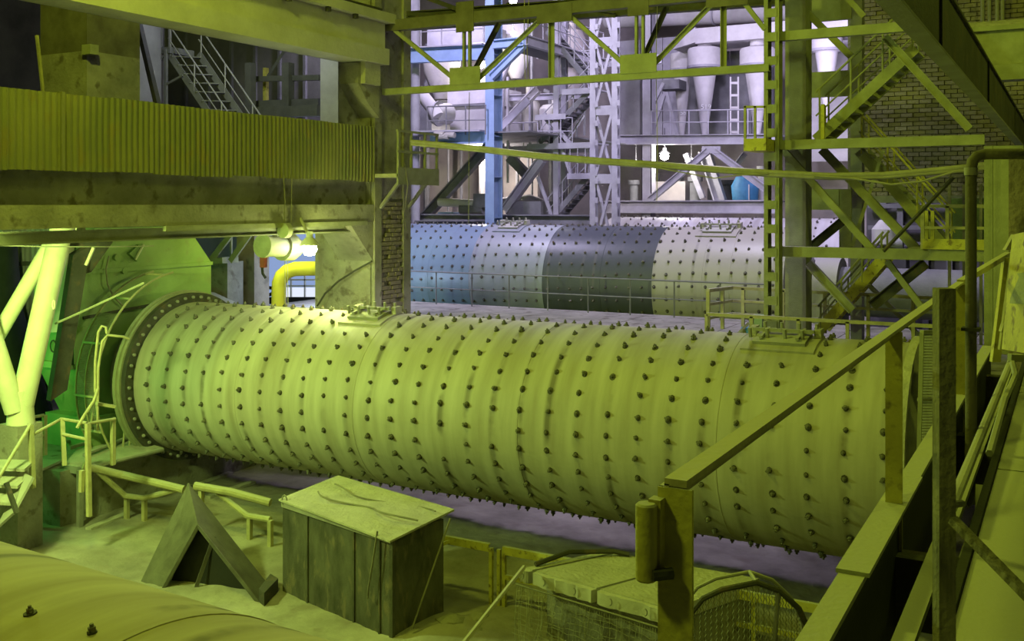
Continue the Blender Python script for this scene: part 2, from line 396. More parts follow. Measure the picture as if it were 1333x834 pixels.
# brick wall over the opening on the right, brick by brick where the photo shows it
YW = 24.5
bx0 = aty(1103, 100, YW).x
wall_z0 = H + 0.18
wall = struct('wall_right', MB().box((bx0, YW + 0.05, wall_z0), (9.0, YW + 0.5, 15)), 'mortar')
bw, bh = 0.262, 0.098
brick_src = build('brick', MB().box((0, -0.055, 0), (bw - 0.014, 0.05, bh - 0.014)), 'brick', wall, local=True)
wl = world_loc(wall).inverted()
cand = []
for r in range(0, 46):
    for c in range(0, 20):
        x = bx0 + (c - (0.5 if r % 2 else 0)) * bw + 0.13; z = wall_z0 + r * bh
        if x < bx0: continue
        d = V((x + 0.12, YW, z)) - EYE
        Y = -SI * d.x + CO * d.y; px = CX + F * (CO * d.x + SI * d.y) / Y; py = HY - F * d.z / Y
        if px < 1345 and py > -12: cand.append((-(1 if 1110 < px < 1285 and 85 < py < 255 else 0), random.random(), x, z))
cand.sort()
rest = MB()
for i, (k, q, x, z) in enumerate(cand):
    off = random.uniform(-0.012, 0.02)
    if i == 0: brick_src.location = wl @ V((x, YW, z))
    elif i < 298: share(brick_src, 'brick', wall, wl @ V((x, YW + off, z)), (0, 0, random.uniform(-0.03, 0.03)))
    else: rest.box((x, YW + off - 0.055, z), (x + bw - 0.014, YW + off + 0.05, z + bh - 0.014))
if rest.v: build('brickwork', rest, 'brick', wall, kind='stuff')

# ================================================================== tube mills
def bolt_meshes():
    b = MB().lathe([(0.03, 0.01), (0.03, 0.05), (0.016, 0.053), (0.016, 0.075)], 6)
    b.bar((-0.042, 0, 0.02), (0.042, 0.012, 0.03), 0.02, 0.02)
    return b
def washer_mesh(): return MB().lathe([(0.046, -0.004), (0.046, 0.008)], 8)

def radial(x, ang, r): return V((x, -math.cos(ang) * r, math.sin(ang) * r))
def radial_rot(ang):
    # local +Z of a bolt points outwards
    return (math.pi / 2 - ang, 0, 0)

def curved_plate(x0, x1, a0, a1, r, t, n=10):
    b = MB(); vs = []; fs = []
    for i in range(n + 1):
        a = a0 + (a1 - a0) * i / n
        for (x, rr) in ((x0, r), (x1, r), (x1, r + t), (x0, r + t)): vs.append(radial(x, a, rr))
    for i in range(n):
        o = i * 4
        for k in range(4): fs.append((o + k, o + (k + 1) % 4, o + 4 + (k + 1) % 4, o + 4 + k))
    fs += [(3, 2, 1, 0), (n*4, n*4+1, n*4+2, n*4+3)]
    return b.add(vs, fs)

def hatch(m, xc, ang, r, w, mt):
    """bolted manhole cover standing a little proud of the shell, with clamps and lifting lugs"""
    h = build('hatch_cover', curved_plate(xc - w, xc + w, ang - 0.24, ang + 0.24, r, 0.035), mt, m, local=True)
    inner = build('hatch_frame', curved_plate(xc - w * 0.72, xc + w * 0.72, ang - 0.15, ang + 0.15, r + 0.035, 0.05), 'steel', h, local=True)
    for k in range(8):
        x = xc + (k - 3.5) * w * 0.24
        a = ang + (0.14 if k % 2 else -0.06)
        p = radial(x, a, r + 0.08); q = radial(x, a, r + 0.23)
        build('hatch_bolt', MB().tube([p, q], 0.03, 6), 'steel', h, local=True)
    for s in (-1, 1):
        build('hatch_clamp', MB().bar(radial(xc + s * w * 0.5, ang - 0.12, r + 0.13), radial(xc + s * w * 0.5, ang + 0.17, r + 0.13), 0.05, 0.04), 'steel', h, local=True)
        build('lifting_lug', curved_plate(xc + s * w * 0.9 - 0.05, xc + s * w * 0.9 + 0.05, ang + 0.08, ang + 0.2, r, 0.16, 3), 'dust', h, local=True)
    build('crossbar', MB().bar(radial(xc - w * 0.85, ang + 0.04, r + 0.15), radial(xc + w * 0.85, ang + 0.04, r + 0.15), 0.06, 0.05), 'steel', h, local=True)

def mill(label, loc, rot, x0, x1, r, smat, rings, per, individual=0, seams=(), hatches=(), left_flange=True, right_end='trunnion', phase=0.0, bolt_scale=1.0, visible_ang=(-1.1, 1.9), trunnion=None, group=None):
    m = thing('tube_mill', label, 'mill', loc, rot, group)
    cuts = [x0] + [s for s in seams if x0 < s < x1] + [x1]
    for a, b in zip(cuts, cuts[1:]):
        build('shell_course', MB().lathe([(r - 0.03, a + 0.012), (r, a + 0.014), (r, b - 0.014), (r - 0.03, b - 0.012)], 112, 'x'), smat, m, local=True)
    for s in cuts[1:-1]:
        build('weld_seam', MB().lathe([(r - 0.03, s - 0.03), (r + 0.006, s - 0.012), (r + 0.006, s + 0.012), (r - 0.03, s + 0.03)], 96, 'x'), smat, m, local=True)
    # ends
    build('end_wall', MB().lathe([(r - 0.01, x1 - 0.02), (r - 0.01, x1 + 0.03), (r * 0.5, x1 + 0.45), (0.62, x1 + 0.55)], 64, 'x'), 'steel', m, local=True)
    build('end_wall', MB().lathe([(r - 0.01, x0 + 0.02), (r - 0.01, x0 - 0.05), (r * 0.75, x0 - 0.35), (0.95, x0 - 0.5)], 64, 'x'), 'steel', m, local=True)
    build('end_ring', MB().lathe([(r - 0.02, x1 - 0.02), (r + 0.10, x1 - 0.02), (r + 0.10, x1 + 0.10), (r - 0.02, x1 + 0.10), (r - 0.02, x1 - 0.02)], 96, 'x'), 'dust', m, local=True)
    build('trunnion', MB().lathe([(0.62, x1 + 0.5), (0.62, x1 + (trunnion or 1.3))], 40, 'x'), 'grey_mid', m, local=True)
    if left_flange:
        build('neck_drum', MB().lathe([(1.22, x0 - 0.3), (1.22, x0 - 0.95), (1.3, x0 - 0.96), (1.3, x0 - 1.1)], 56, 'x'), 'steel', m, local=True)
        fl = build('flange_ring', MB().lathe([(r - 0.05, x0 - 0.02), (r + 0.20, x0 - 0.02), (r + 0.20, x0 - 0.14), (r - 0.05, x0 - 0.14), (r - 0.05, x0 - 0.02)], 112, 'x'), 'steel_dark', m, local=True)
        build('flange_rim', MB().lathe([(r, x0 - 0.15), (r + 0.235, x0 - 0.15), (r + 0.235, x0 - 0.21), (r + 0.21, x0 - 0.215), (r + 0.21, x0 - 0.25), (r + 0.25, x0 - 0.255), (r + 0.25, x0 - 0.34), (r, x0 - 0.34), (r, x0 - 0.15)], 112, 'x'), 'green_steel', m, local=True)
        src = None
        for k in range(48):
            a = 2 * math.pi * k / 48
            p = radial(x0 - 0.01, a, r + 0.11)
            if src is None:
                src = build('flange_nut', MB().lathe([(0.033, -0.02), (0.033, 0.035), (0.015, 0.04), (0.015, 0.055)], 6, 'x'), 'steel', fl, local=True); src.location = p
            else: share(src, 'flange_nut', fl, p)
    # liner bolts
    spots = []
    for i in range(rings):
        xb = x0 + 0.42 + i * (x1 - x0 - 0.6) / (rings - 1)
        for k in range(per):
            a = phase + 2 * math.pi * k / per + i * 0.011
            a = (a + math.pi) % (2 * math.pi) - math.pi
            skip = any(abs(xb - hx) < 0.55 and abs(a - ha) < 0.32 for hx, ha, *_ in hatches)
            if skip or random.random() < 0.02: continue
            spots.append((not (visible_ang[0] < a < visible_ang[1]), -xb, xb + random.uniform(-0.02, 0.02), a + random.uniform(-0.012, 0.012)))
    spots.sort(key=lambda q: (q[0], q[1]))
    loose = MB(); loose_w = MB(); bsrc = None
    bm_, wm_ = bolt_meshes(), washer_mesh()
    for j, (hid, q, xb, a) in enumerate(spots):
        p = radial(xb, a, r); rx = radial_rot(a); sc = bolt_scale * random.uniform(0.8, 1.25)
        ex = Matrix.Rotation(rx[0], 3, 'X')
        tw = random.uniform(0, 3)
        if j < individual:
            if bsrc is None:
                bsrc = build('liner_bolt', bm_, 'bolt', m, local=True); bsrc.location = p; bsrc.rotation_euler = rx
            else:
                o = share(bsrc, 'liner_bolt', m, p, rx, sc); o.rotation_euler = (ex.to_4x4() @ Matrix.Rotation(tw, 4, 'Z')).to_euler()
        else:
            R = ex @ Matrix.Rotation(tw, 3, 'Z'); loose.add([p + R @ (w * sc) for w in bm_.v], bm_.f)
        R = ex; s2 = bolt_scale * random.uniform(0.7, 1.15)
        loose_w.add([p + R @ V((w.x * s2, w.y * s2 * 1.15, w.z)) for w in wm_.v], wm_.f)
    if loose.v: build('liner_bolts', loose, 'bolt', m, local=True, kind='stuff')
    build('bolt_washers', loose_w, 'washer', m, local=True, kind='stuff')
    for (hx, ha, w) in hatches: hatch(m, hx, ha, r, w, smat)
    return m

XC = -9.4
front_shell = shell_mat('front_mill_shell', (0.50, 0.48, 0.43), (0.11, 0.09, 0.075), -7.4 + 0.42, 0.507, ())
mill('huge bolt-studded grinding mill drum with yellow-green dusty shell across the middle', (XC, 16.09, H - 3.694), (0, -0.0069, -0.0204),
     -7.4, 7.4, 1.6, front_shell, 29, 32, 298, seams=(-6.98, -4.6, -1.75, 1.6, 4.9), hatches=((-2.3, 1.36, 0.5), (5.55, 1.36, 0.55)), phase=0.05, trunnion=2.1)
# the next mill behind
m3x0 = aty(455, 300, 27.0).x; m3x1 = aty(1035, 300, 27.0).x; m3c = (m3x0 + m3x1) / 2; m3h = (m3x1 - m3x0) / 2
def m3l(px): return aty(px, 300, 27.0 - 0.8).x - m3c
back_shell = shell_mat('rear_mill_shell', (0.42, 0.42, 0.43), (0.14, 0.13, 0.13), -m3h + 0.42, (2 * m3h - 0.6) / 40, (), rough=0.42, stain=0.45,
                       extra=((-20, m3l(628), (0.19, 0.26, 0.34)), (m3l(628), m3l(722), (0.27, 0.29, 0.33)), (m3l(722), m3l(862), (0.065, 0.072, 0.085)), (m3l(862), 20, (0.40, 0.375, 0.34))))
mill('bluish steel mill drum behind the green one, with dark bare bands in its middle', (m3c, 27.0, H - 2.23), (0, 0, 0),
     -m3h, m3h, 1.6, back_shell, 41, 30, 0, seams=(m3l(575), m3l(628), m3l(722), m3l(795), m3l(862), m3l(925), m3l(960)), hatches=((m3l(658), 1.3, 0.45), (m3l(932), 1.25, 0.55)), left_flange=False, phase=0.1, bolt_scale=0.9, trunnion=6.5)
m4x0 = aty(800, 290, 38.3).x; m4x1 = aty(1112, 290, 38.3).x; m4c = (m4x0 + m4x1) / 2; m4h = (m4x1 - m4x0) / 2
far_shell = shell_mat('far_mill_shell', (0.55, 0.54, 0.56), (0.2, 0.2, 0.22), -m4h + 0.42, 0.5, (), rough=0.5, stain=0.3)
mill('farthest pale mill drum, only its studded top showing above the bluish one', (m4c, 38.3, H - 2.14), (0, 0, 0), -m4h, m4h, 1.6, far_shell, 19, 26, 0,
     seams=(-2, 1.4), left_flange=False, bolt_scale=1.05)
# the mill in the near left corner, in front of everything
near_shell = shell_mat('near_mill_shell', (0.44, 0.40, 0.33), (0.09, 0.075, 0.06), -7 + 0.42, 13.6 / 27, (), rough=0.85, stain=0.9)
mill('dusty brown drum curving through the bottom left corner of the view', (-9.2, 3.84, H - 3.7), (0, 0, -0.06), -7, 7.2, 1.6, near_shell, 28, 7, 0, seams=(-2, 2.5, 5.2), left_flange=False, phase=0.35, bolt_scale=0.7)

# concrete plinths and bearings under the drums
def plinth(label, lo, hi, bearing=None):
    t = thing('bearing_plinth', label, 'plinth', ((lo[0] + hi[0]) / 2, (lo[1] + hi[1]) / 2, lo[2]))
    build('concrete_block', MB().box(lo, hi), 'concrete', t)
    if bearing:
        x, y, z, r, w = bearing
        build('bearing_housing', MB().box((x - w, y - r, hi[2]), (x + w, y + r, z)).lathe([(r * 1.0, -w), (r * 1.0, w)], 32, 'x', (x, y, z)), 'green_steel', t)
    return t
plinth('concrete plinth carrying the discharge end of the big green mill', (-19.8, 13.0, 0), (-16.95, 18.6, 1.08))
plinth('concrete plinth with bearing at the right end of the big green mill', (-1.3, 14.2, 0), (-0.3, 17.6, 1.6), (-0.8, 15.95, H - 3.65, 0.85, 0.35))
plinth('plinth with bearing under the right end of the bluish mill', (m3x1 + 0.5, 25.4, 0), (m3x1 + 1.3, 28.6, 2.6), (m3x1 + 0.9, 27.0, H - 2.23, 0.85, 0.3))
plinth('plinth carrying the end of the bluish mill behind the concrete column', (m3x0 - 1.2, 25.4, 0), (m3x0 - 0.4, 28.6, 2.6), (m3x0 - 0.8, 27.0, H - 2.23, 1.0, 0.4))
plinth('plinth under the farthest pale mill drum beside the opening', (m4x1 + 0.5, 36.7, 0), (m4x1 + 1.4, 39.9, 2.6), (m4x1 + 0.9, 38.3, H - 2.14, 0.85, 0.3))
plinth('plinth carrying the left end of the farthest pale mill', (m4x0 - 1.2, 36.7, 0), (m4x0 - 0.4, 39.9, 2.6), (m4x0 - 0.8, 38.3, H - 2.14, 1.0, 0.4))
plinth('plinth under the near corner drum at the bottom left', (-17.4, 3.0, 0), (-16.7, 5.4, 1.5), (-17.1, 4.3, H - 3.7, 0.9, 0.3))
plinth('plinth under the near corner drum beside the walkway', (-1.5, 2.2, 0), (-0.9, 4.4, 1.5), (-1.2, 3.35, H - 3.7, 0.8, 0.25))

# ================================================================== left bay: column, beams, parapet
t = thing('concrete_column', 'tall square concrete column with exposed bricks left of the rear mill', 'column', (-14.1, 19.2, 0))
build('shaft', MB().box((-14.63, 18.5, 0), (-13.70, 19.9, 18)), 'concrete', t)
build('corner_post', MB().box((-13.72, 18.5, 0), (-13.60, 18.75, 18)), 'concrete', t)
build('corner_post', MB().box((-13.72, 19.62, 0), (-13.60, 19.9, 18)), 'concrete', t)
bs = None
for r in range(24):
    for c in range(4):
        y0 = 18.76 + c * 0.222 - (0.1 if r % 2 else 0); y1 = y0 + 0.205
        y0 = max(y0, 18.755); y1 = min(y1, 19.615)
        z = H - 2.35 + r * 0.1
        if y1 - y0 < 0.06 or random.random() < 0.1: continue
        x = -13.62 + random.uniform(-0.025, 0.012)
        if y1 - y0 > 0.2 and bs is not None: share(bs, 'brick', t, V((x, y0, z)) - V(t.location), (0, 0, random.uniform(-0.03, 0.03)))
        else:
            o = build('brick', MB().box((-0.09, 0, 0), (0, y1 - y0, 0.084)), 'brick', t, local=True); o.location = V((x, y0, z)) - V(t.location)
            if y1 - y0 > 0.2: bs = o
build('plaster_panel', MB().box((-13.72, 18.75, H + 0.1), (-13.66, 19.62, 18)), 'concrete', t)
build('plaster_panel', MB().box((-13.72, 18.75, 0), (-13.66, 19.62, H - 2.4)), 'concrete', t)
build('corbel', MB().prism([(-14.0, 17.75, H + 3.05), (-14.0, 18.52, H + 3.05), (-14.0, 18.52, H + 1.9), (-14.0, 18.1, H + 2.2), (-14.0, 17.75, H + 2.6)], (0.5, 0, 0)), 'concrete', t)
build('bearing_pad', MB().box((-13.9, 17.85, H + 2.6), (-13.38, 18.4, H + 3.08)), 'dust', t)
build('pilaster', MB().box((-15.36, 18.58, 0), (-14.62, 19.5, H - 0.36)), 'concrete', t)
build('haunch', MB().prism([(-14.6, 18.52, H - 0.36), (-14.6, 18.52, H - 1.3), (-14.6, 17.6, H - 0.36)], (0.95, 0, 0)), 'concrete', t)

t = thing('crane_beam', 'long pale concrete crane beam slanting across the top left corner', 'beam', (-13.5, 9, H + 3.07))
build('bottom_flange', MB().box((-13.95, 2, H + 3.07), (-13.28, 18.6, H + 3.42)), 'concrete_pale', t)
build('web', MB().box((-13.8, 2, H + 3.42), (-13.40, 18.6, H + 4.0)), 'concrete_pale', t)
build('top_flange', MB().box((-14.1, 2, H + 4.0), (-13.2, 18.75, H + 4.2)), 'concrete_pale', t)
for y in (15.2, 16.4, 17.3): build('anchor_plate', MB().box((-13.3, y, H + 3.9), (-13.22, y + 0.1, H + 4.02)), 'steel_dark', t)
build('crane_rail', MB().ibeam((-13.6, 2, H + 4.28), (-13.6, 18.7, H + 4.28), 0.12, 0.16, 0.03), 'steel_dark', t)

t = thing('floor_beam', 'deep dark concrete floor beam below the corrugated parapet', 'beam', (-13.9, 10, H - 0.38))
build('web', MB().box((-14.5, 2, H - 0.02), (-13.86, 18.5, H + 0.56)), 'concrete', t)
build('bottom_flange', MB().box((-14.7, 2, H - 0.38), (-13.62, 18.5, H - 0.02)), 'concrete', t)
build('edge_angle', MB().box((-13.66, 12.5, H - 0.47), (-13.58, 18.2, H - 0.38)), 'green_steel', t)
t = build('floor_slab', MB().box((-24, 2, H + 0.45), (-13.9, 18.5, H + 0.58)).box((-28, 18.5, H + 0.45), (-18.9, 25.5, H + 0.58)), 'concrete'); tag(t, 'concrete floor slab of the upper level behind the corrugated parapet', 'floor slab')

t = thing('parapet', 'parapet of vertical ribbed metal sheets in front of the upper floor', 'parapet', (-13.6, 9, H + 0.52))
def ribbed_sheet(y0, y1, z0, z1, x, amp=0.028, pitch=0.115, bow=0.0):
    b = MB(); n = max(2, int((y1 - y0) / pitch * 4)); vs = []; fs = []
    for i in range(n + 1):
        y = y0 + (y1 - y0) * i / n; k = (y / pitch) % 1
        dx = amp * (1 if k < 0.5 else -0.2); e = random.uniform(-0.006, 0.006)
        vs += [(x + dx, y, z0 + e), (x + dx + bow, y, (z0 + z1) / 2), (x + dx, y, z1 + e * 0.5)]
    for i in range(n):
        for k in (0, 1): fs.append((i*3+k, (i+1)*3+k, (i+1)*3+k+1, i*3+k+1))
    b.add(vs, fs)
    b.add([(p[0] - 0.006, p[1], p[2]) for p in vs], [tuple(reversed(f)) for f in fs]); return b
y = 3.0; i = 0
while y < 18.3:
    w = 0.92; y1 = min(y + w, 18.45)
    near = y < 10.0
    build('corrugated_sheet', ribbed_sheet(y, y1 + 0.03, H + 0.50 + random.uniform(-0.02, 0.02), H + 1.70 + random.uniform(-0.012, 0.012) + (0.0 if not near else -0.02), -13.6 + (0.10 if near else 0) + (i % 2) * 0.008, bow=random.uniform(-0.01, 0.015)), 'corrugated', t)
    y = y1 if y1 - y > 0.5 else y1; i += 1
    if y >= 18.44: break
build('edge_strip', MB().box((-13.64, 10.34, H + 0.5), (-13.44, 10.40, H + 1.7)), 'corrugated', t)
build('back_rail', MB().bar((-13.66, 3, H + 1.5), (-13.66, 18.4, H + 1.5), 0.05, 0.05), 'steel_dark', t)
build('back_rail', MB().bar((-13.66, 3, H + 0.75), (-13.66, 18.4, H + 0.75), 0.05, 0.05), 'steel_dark', t)

# little landing with railing at the column
t = thing('column_landing', 'small dusty railed landing clamped round the column at parapet height', 'landing', (-13.3, 19.0, H + 0.6))
build('deck', MB().box((-13.6, 18.45, H + 0.58), (-12.95, 20.1, H + 0.66)), 'dust', t)
build('kick_plate', MB().box((-12.98, 18.45, H + 0.42), (-12.94, 20.1, H + 0.80)), 'green_steel', t)
for yy in (18.5, 19.0, 19.55, 20.05): build('post', MB().bar((-12.97, yy, H + 0.6), (-12.97, yy, H + 1.62), 0.05, 0.05), 'green_steel', t)
for zz in (1.15, 1.6): build('rail', MB().bar((-12.97, 18.45, H + zz), (-12.97, 20.1, H + zz), 0.045, 0.05), 'green_steel', t)
build('bracket', MB().bar((-13.6, 19.8, H - 0.1), (-13.0, 19.8, H + 0.58), 0.07, 0.07), 'steel', t)
build('bracket', MB().bar((-13.6, 18.7, H - 0.1), (-13.0, 18.7, H + 0.58), 0.07, 0.07), 'steel', t)

# hanging wires on the column and beam
def wire(name, label, pts, r=0.012, m='wire', cat='cable'):
    return tag(build(name, MB().tube(pts, r, 6), m), label, cat)
wire('hanging_wire', 'thin wire hanging down the parapet edge by the landing', [atx(369, 228, -13.55), atx(371, 262, -13.52), atx(370, 290, -13.55)], 0.012)
wire('hanging_wire', 'second thin wire hanging beside the first below the parapet', [atx(380, 228, -13.55), atx(379, 290, -13.55)], 0.01)
wire('hanging_wire', 'wire dangling from the landing across the brick panel', [atx(527, 212, -12.95), atx(531, 240, -12.92), atx(526, 280, -13.5), atx(529, 300, -13.55)], 0.012)
wire('sagging_cable', 'dark cable sagging from the column down to the mill hatch', [aty(413, 398, 18.3), aty(423, 382, 18.3), aty(440, 366, 18.3), aty(462, 352, 18.3), aty(484, 340, 18.35)], 0.022, 'steel_dark')

# hoist motor, lamp and gas pipe under the beam
t = thing('hoist', 'green geared hoist motor slung under the floor beam beside the lamp', 'hoist', tuple(atx(368, 325, -14.0)))
p0, p1 = atx(344, 320, -14.0), atx(385, 322, -14.0)
ax = (p1 - p0).normalized()
build('motor', MB().tube([p0, lerp(p0, p1, 0.12), lerp(p0, p1, 0.5), p1], 0.21, 16), 'green_steel', t)
build('end_cap', MB().tube([p0 - ax * 0.06, p0 + ax * 0.05], 0.235, 16), 'green_steel', t)
build('gearbox', MB().tube([lerp(p0, p1, 0.55), lerp(p0, p1, 0.85)], 0.28, 16), 'green_steel', t)
build('trolley_wheel', MB().tube([atx(358, 299, -13.9), atx(366, 299, -13.9)], 0.14, 14), 'green_steel', t)
build('trolley_wheel', MB().tube([atx(368, 300, -13.55), atx(374, 300, -13.55)], 0.15, 14), 'green_steel', t)
build('hanger', MB().bar(atx(364, 296, -13.9), atx(365, 316, -14.0), 0.06, 0.2), 'green_steel', t)
build('hanger', MB().bar(atx(376, 296, -13.9), atx(377, 316, -14.0), 0.06, 0.2), 'green_steel', t)
t = thing('hoist_runway', 'dusty steel runway beam for the hoist under the concrete beam', 'beam', (-13.9, 14, H - 0.6))
build('runway', MB().ibeam((-13.85, 9.5, H - 0.52), (-13.85, 18.4, H - 0.52), 0.14, 0.20, 0.02), 'green_steel', t)
for y in (11, 13.4, 15.8, 17.9): build('hanger', MB().bar((-13.85, y, H - 0.42), (-13.85, y, H - 0.30), 0.16, 0.06), 'green_steel', t)
wire('pendant_control', 'dark red pendant switch box hanging on its cable left of the hoist', [at(343, 304, 21.6), at(340, 316, 21.6), at(342, 322, 21.6)], 0.02, 'steel_dark', 'switch')
tag(build('pendant_switch', MB().box(*[(-0.06, -0.05, 0), (0.06, 0.05, 0.38)]), 'red'), 'dark red hanging switch box under the hoist motor', 'switch').location = at(343, 348, 21.6)
wire('pendant_cable', 'short dark cable below the red hanging switch box', [at(341, 345, 21.6), at(342, 356, 21.6), at(346, 362, 21.6)], 0.03, 'steel_black')
wire('hoist_chain', 'thin hoist chain hanging before the blue opening', [at(371, 330, 21.2), at(371, 398, 21.2)], 0.008)
wire('hoist_chain', 'second hoist chain hanging near the yellow pipe', [at(374, 330, 21.2), at(375, 398, 21.2)], 0.008)

LAMP = atx(403, 323, -13.35)
t = thing('flood_lamp', 'glaring flood lamp hanging at the concrete column', 'lamp', tuple(LAMP))
build('lamp_glass', MB().lathe([(0.001, -0.16), (0.1, -0.13), (0.15, -0.02), (0.12, 0.1), (0.06, 0.14), (0.001, 0.145)], 16), 'lamp_green', t, local=True)
build('reflector', MB().lathe([(0.2, 0.06), (0.14, 0.16), (0.07, 0.22), (0.07, 0.34), (0.05, 0.34)], 16), 'white', t, local=True)
build('bracket', MB().bar((-0.05, 0, 0.3), (-0.30, 0.05, 0.62), 0.04, 0.04), 'white', t, local=True)
light('flood_lamp_light', LAMP + V((0.45, 0.15, -0.5)), (0.84, 1.0, 0.22), 140, 0.14)

t = thing('gas_pipe', 'bright yellow pipe bending down behind the mill under the lamp', 'pipe', tuple(at(365, 398, 23.5)))
GD = 24.6
pts = [at(455, 348.5, GD), at(398, 349.5, GD), at(384, 350, GD), at(374, 353, GD), at(367, 359, GD), at(363.5, 368, GD), at(363, 380, GD), at(363, 420, GD)]
build('pipe', MB().tube(pts, 0.175, 18), 'pipe_yellow', t)
build('collar', MB().tube([at(363, 396, GD), at(363, 404, GD)], 0.20, 18), 'pipe_yellow', t)

# blue daylight opening behind the pipe, with its pale glazing bars
YB = 25.4
a, b = aty(318, 300, YB), aty(452, 400, YB)
w1 = struct('window_1', MB().box((a.x, YB, b.z - 1.2), (b.x, YB + 0.03, a.z + 0.6)), 'daylight_blue', 'blue lit opening behind the yellow pipe')
for px in (379, 397): build('glazing_bar', MB().bar(aty(px, 345, YB - 0.06), aty(px, 415, YB - 0.06), 0.05, 0.05), 'white', w1)
for py in (364, 372): build('glazing_bar', MB().bar(aty(372, py, YB - 0.06), aty(425, py, YB - 0.06), 0.05, 0.05), 'white', w1)
build('lower_pane', MB().sheet([aty(372, 388, YB - 0.03), aty(425, 388, YB - 0.03), aty(425, 374, YB - 0.03), aty(372, 374, YB - 0.03)], 0.01), 'daylight', w1)
build('transom', MB().bar(aty(320, 391, YB - 0.1), aty(430, 391, YB - 0.1), 0.1, 0.22), 'steel_black', w1)
for (q1, q2) in (((330, 372), (356, 375)), ((330, 392), (357, 381))): build('strut', MB().bar(aty(*q1, YB - 0.2), aty(*q2, YB - 0.2), 0.06, 0.1), 'steel_black', w1)

# ================================================================== discharge end on the left
CXR, CYF = -17.95, 14.1                                   # right face and front face of the casing
t = thing('discharge_casing', 'green sheet-metal discharge casing at the left end of the big mill', 'casing', (-18.6, 15.5, 1.08))
def fz(py, px=113): return atx(px, py, CXR).z
zt, zb = fz(352), fz(545)
CB = 17.9                                                 # back face
build('body', MB().prism([(CXR, CYF, fz(352)), (CXR, CYF, fz(470)), (CXR, CYF + 0.25, fz(500)), (CXR, CYF + 0.62, fz(545)), (CXR, CB - 0.5, fz(545)), (CXR, CB, fz(490)), (CXR, CB, fz(352))], (-1.25, 0, 0)), 'casing', t)
build('hood', MB().prism([(CXR, CYF, fz(352)), (CXR, CB, fz(352)), (CXR, CB - 0.75, fz(297)), (CXR, CYF + 0.5, fz(297))], (-1.25, 0, 0)), 'casing', t)
build('lower_cover', MB().box((CXR - 1.35, CYF - 0.10, fz(470)), (CXR - 0.05, CYF + 0.02, fz(478))), 'casing', t)
build('flange_joint', MB().box((CXR - 1.3, CYF - 0.05, fz(351)), (CXR + 0.06, CB, fz(356))), 'casing', t)
build('flange_joint', MB().box((CXR - 1.3, CYF - 0.06, fz(424)), (CXR + 0.05, CYF + 0.9, fz(429))), 'casing', t)
build('base_frame', MB().box((CXR - 1.3, CYF + 0.3, 1.085), (CXR + 0.12, CB - 0.3, fz(544))), 'casing', t)
build('seam_plate', MB().box((CXR, CYF, fz(424)), (CXR + 0.03, CYF + 0.08, fz(360))), 'casing', t)
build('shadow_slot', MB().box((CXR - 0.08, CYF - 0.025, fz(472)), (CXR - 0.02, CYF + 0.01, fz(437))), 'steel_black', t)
build('side_rib', MB().bar((CXR + 0.02, CYF + 0.2, fz(413)), (CXR + 0.02, CB - 0.2, fz(393) - 0.1), 0.05, 0.06), 'steel_dark', t)
for (px, py) in ((160, 352), (118, 458), (120, 425), (150, 335)):
    p = atx(px, py, CXR); build('inspection_boss', MB().tube([p, p + V((0.07, 0, 0))], 0.07, 12), 'casing', t)
for (py) in (390, 450, 505):
    p = aty(72, py, CYF); build('lifting_ring', MB().tube([p + V((0, -0.02 - 0.0, 0)) + V((0.09 * math.cos(k * math.pi / 6), -0.03, 0.12 * math.sin(k * math.pi / 6))) for k in range(13)], 0.016, 6), 'steel_dark', t)
ins = build('inspection_hatch', MB().prism([atx(165, 330, CXR) , atx(178, 318, CXR), atx(186, 318, CXR), atx(186, 330, CXR), atx(176, 340, CXR)], (0.08, 0, 0)), 'casing', t)
build('hatch_handle', MB().tube([atx(176, 338, CXR + 0.12), atx(187, 318, CXR + 0.12)], 0.025, 6), 'pipe_cream', ins)
# dark shaded chute leg in front of the casing
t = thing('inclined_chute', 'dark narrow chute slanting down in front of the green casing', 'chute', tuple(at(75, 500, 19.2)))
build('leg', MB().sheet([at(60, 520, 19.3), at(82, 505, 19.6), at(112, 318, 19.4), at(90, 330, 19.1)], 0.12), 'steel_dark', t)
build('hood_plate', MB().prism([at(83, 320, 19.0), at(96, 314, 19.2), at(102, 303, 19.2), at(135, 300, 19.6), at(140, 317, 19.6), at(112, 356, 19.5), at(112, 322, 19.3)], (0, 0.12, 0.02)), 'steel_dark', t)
build('arm', MB().bar(at(112, 345, 19.0), at(122, 322, 19.0), 0.05, 0.05), 'pipe_cream', t)
t = build('pale_chute_panel', MB().sheet([at(65, 430, 21.2), at(88, 430, 21.2), at(99, 296, 21.2), at(84, 296, 21.2)], 0.3), 'concrete_pale'); tag(t, 'pale grey panel showing behind the cream pipe', 'panel')
wire('slanting_rod', 'thin rod slanting across the green casing', [at(72, 421, 18.9), at(104, 407, 18.6), at(188, 368, 18.4)], 0.022, 'green_steel', 'rod')
wire('casing_hose', 'thin hose looped over the top of the casing hood', [atx(142, 333, CXR + 0.1), atx(138, 350, CXR + 0.12), atx(140, 370, CXR + 0.14), atx(148, 386, CXR + 0.12), atx(160, 398, CXR + 0.1)], 0.018, 'cable', 'hose')
wire('line_cable', 'thin cable stretched level just under the floor beam', [at(-10, 319, 17.5), at(60, 321, 18), at(140, 321, 19), at(200, 320, 20)], 0.012, 'cable')

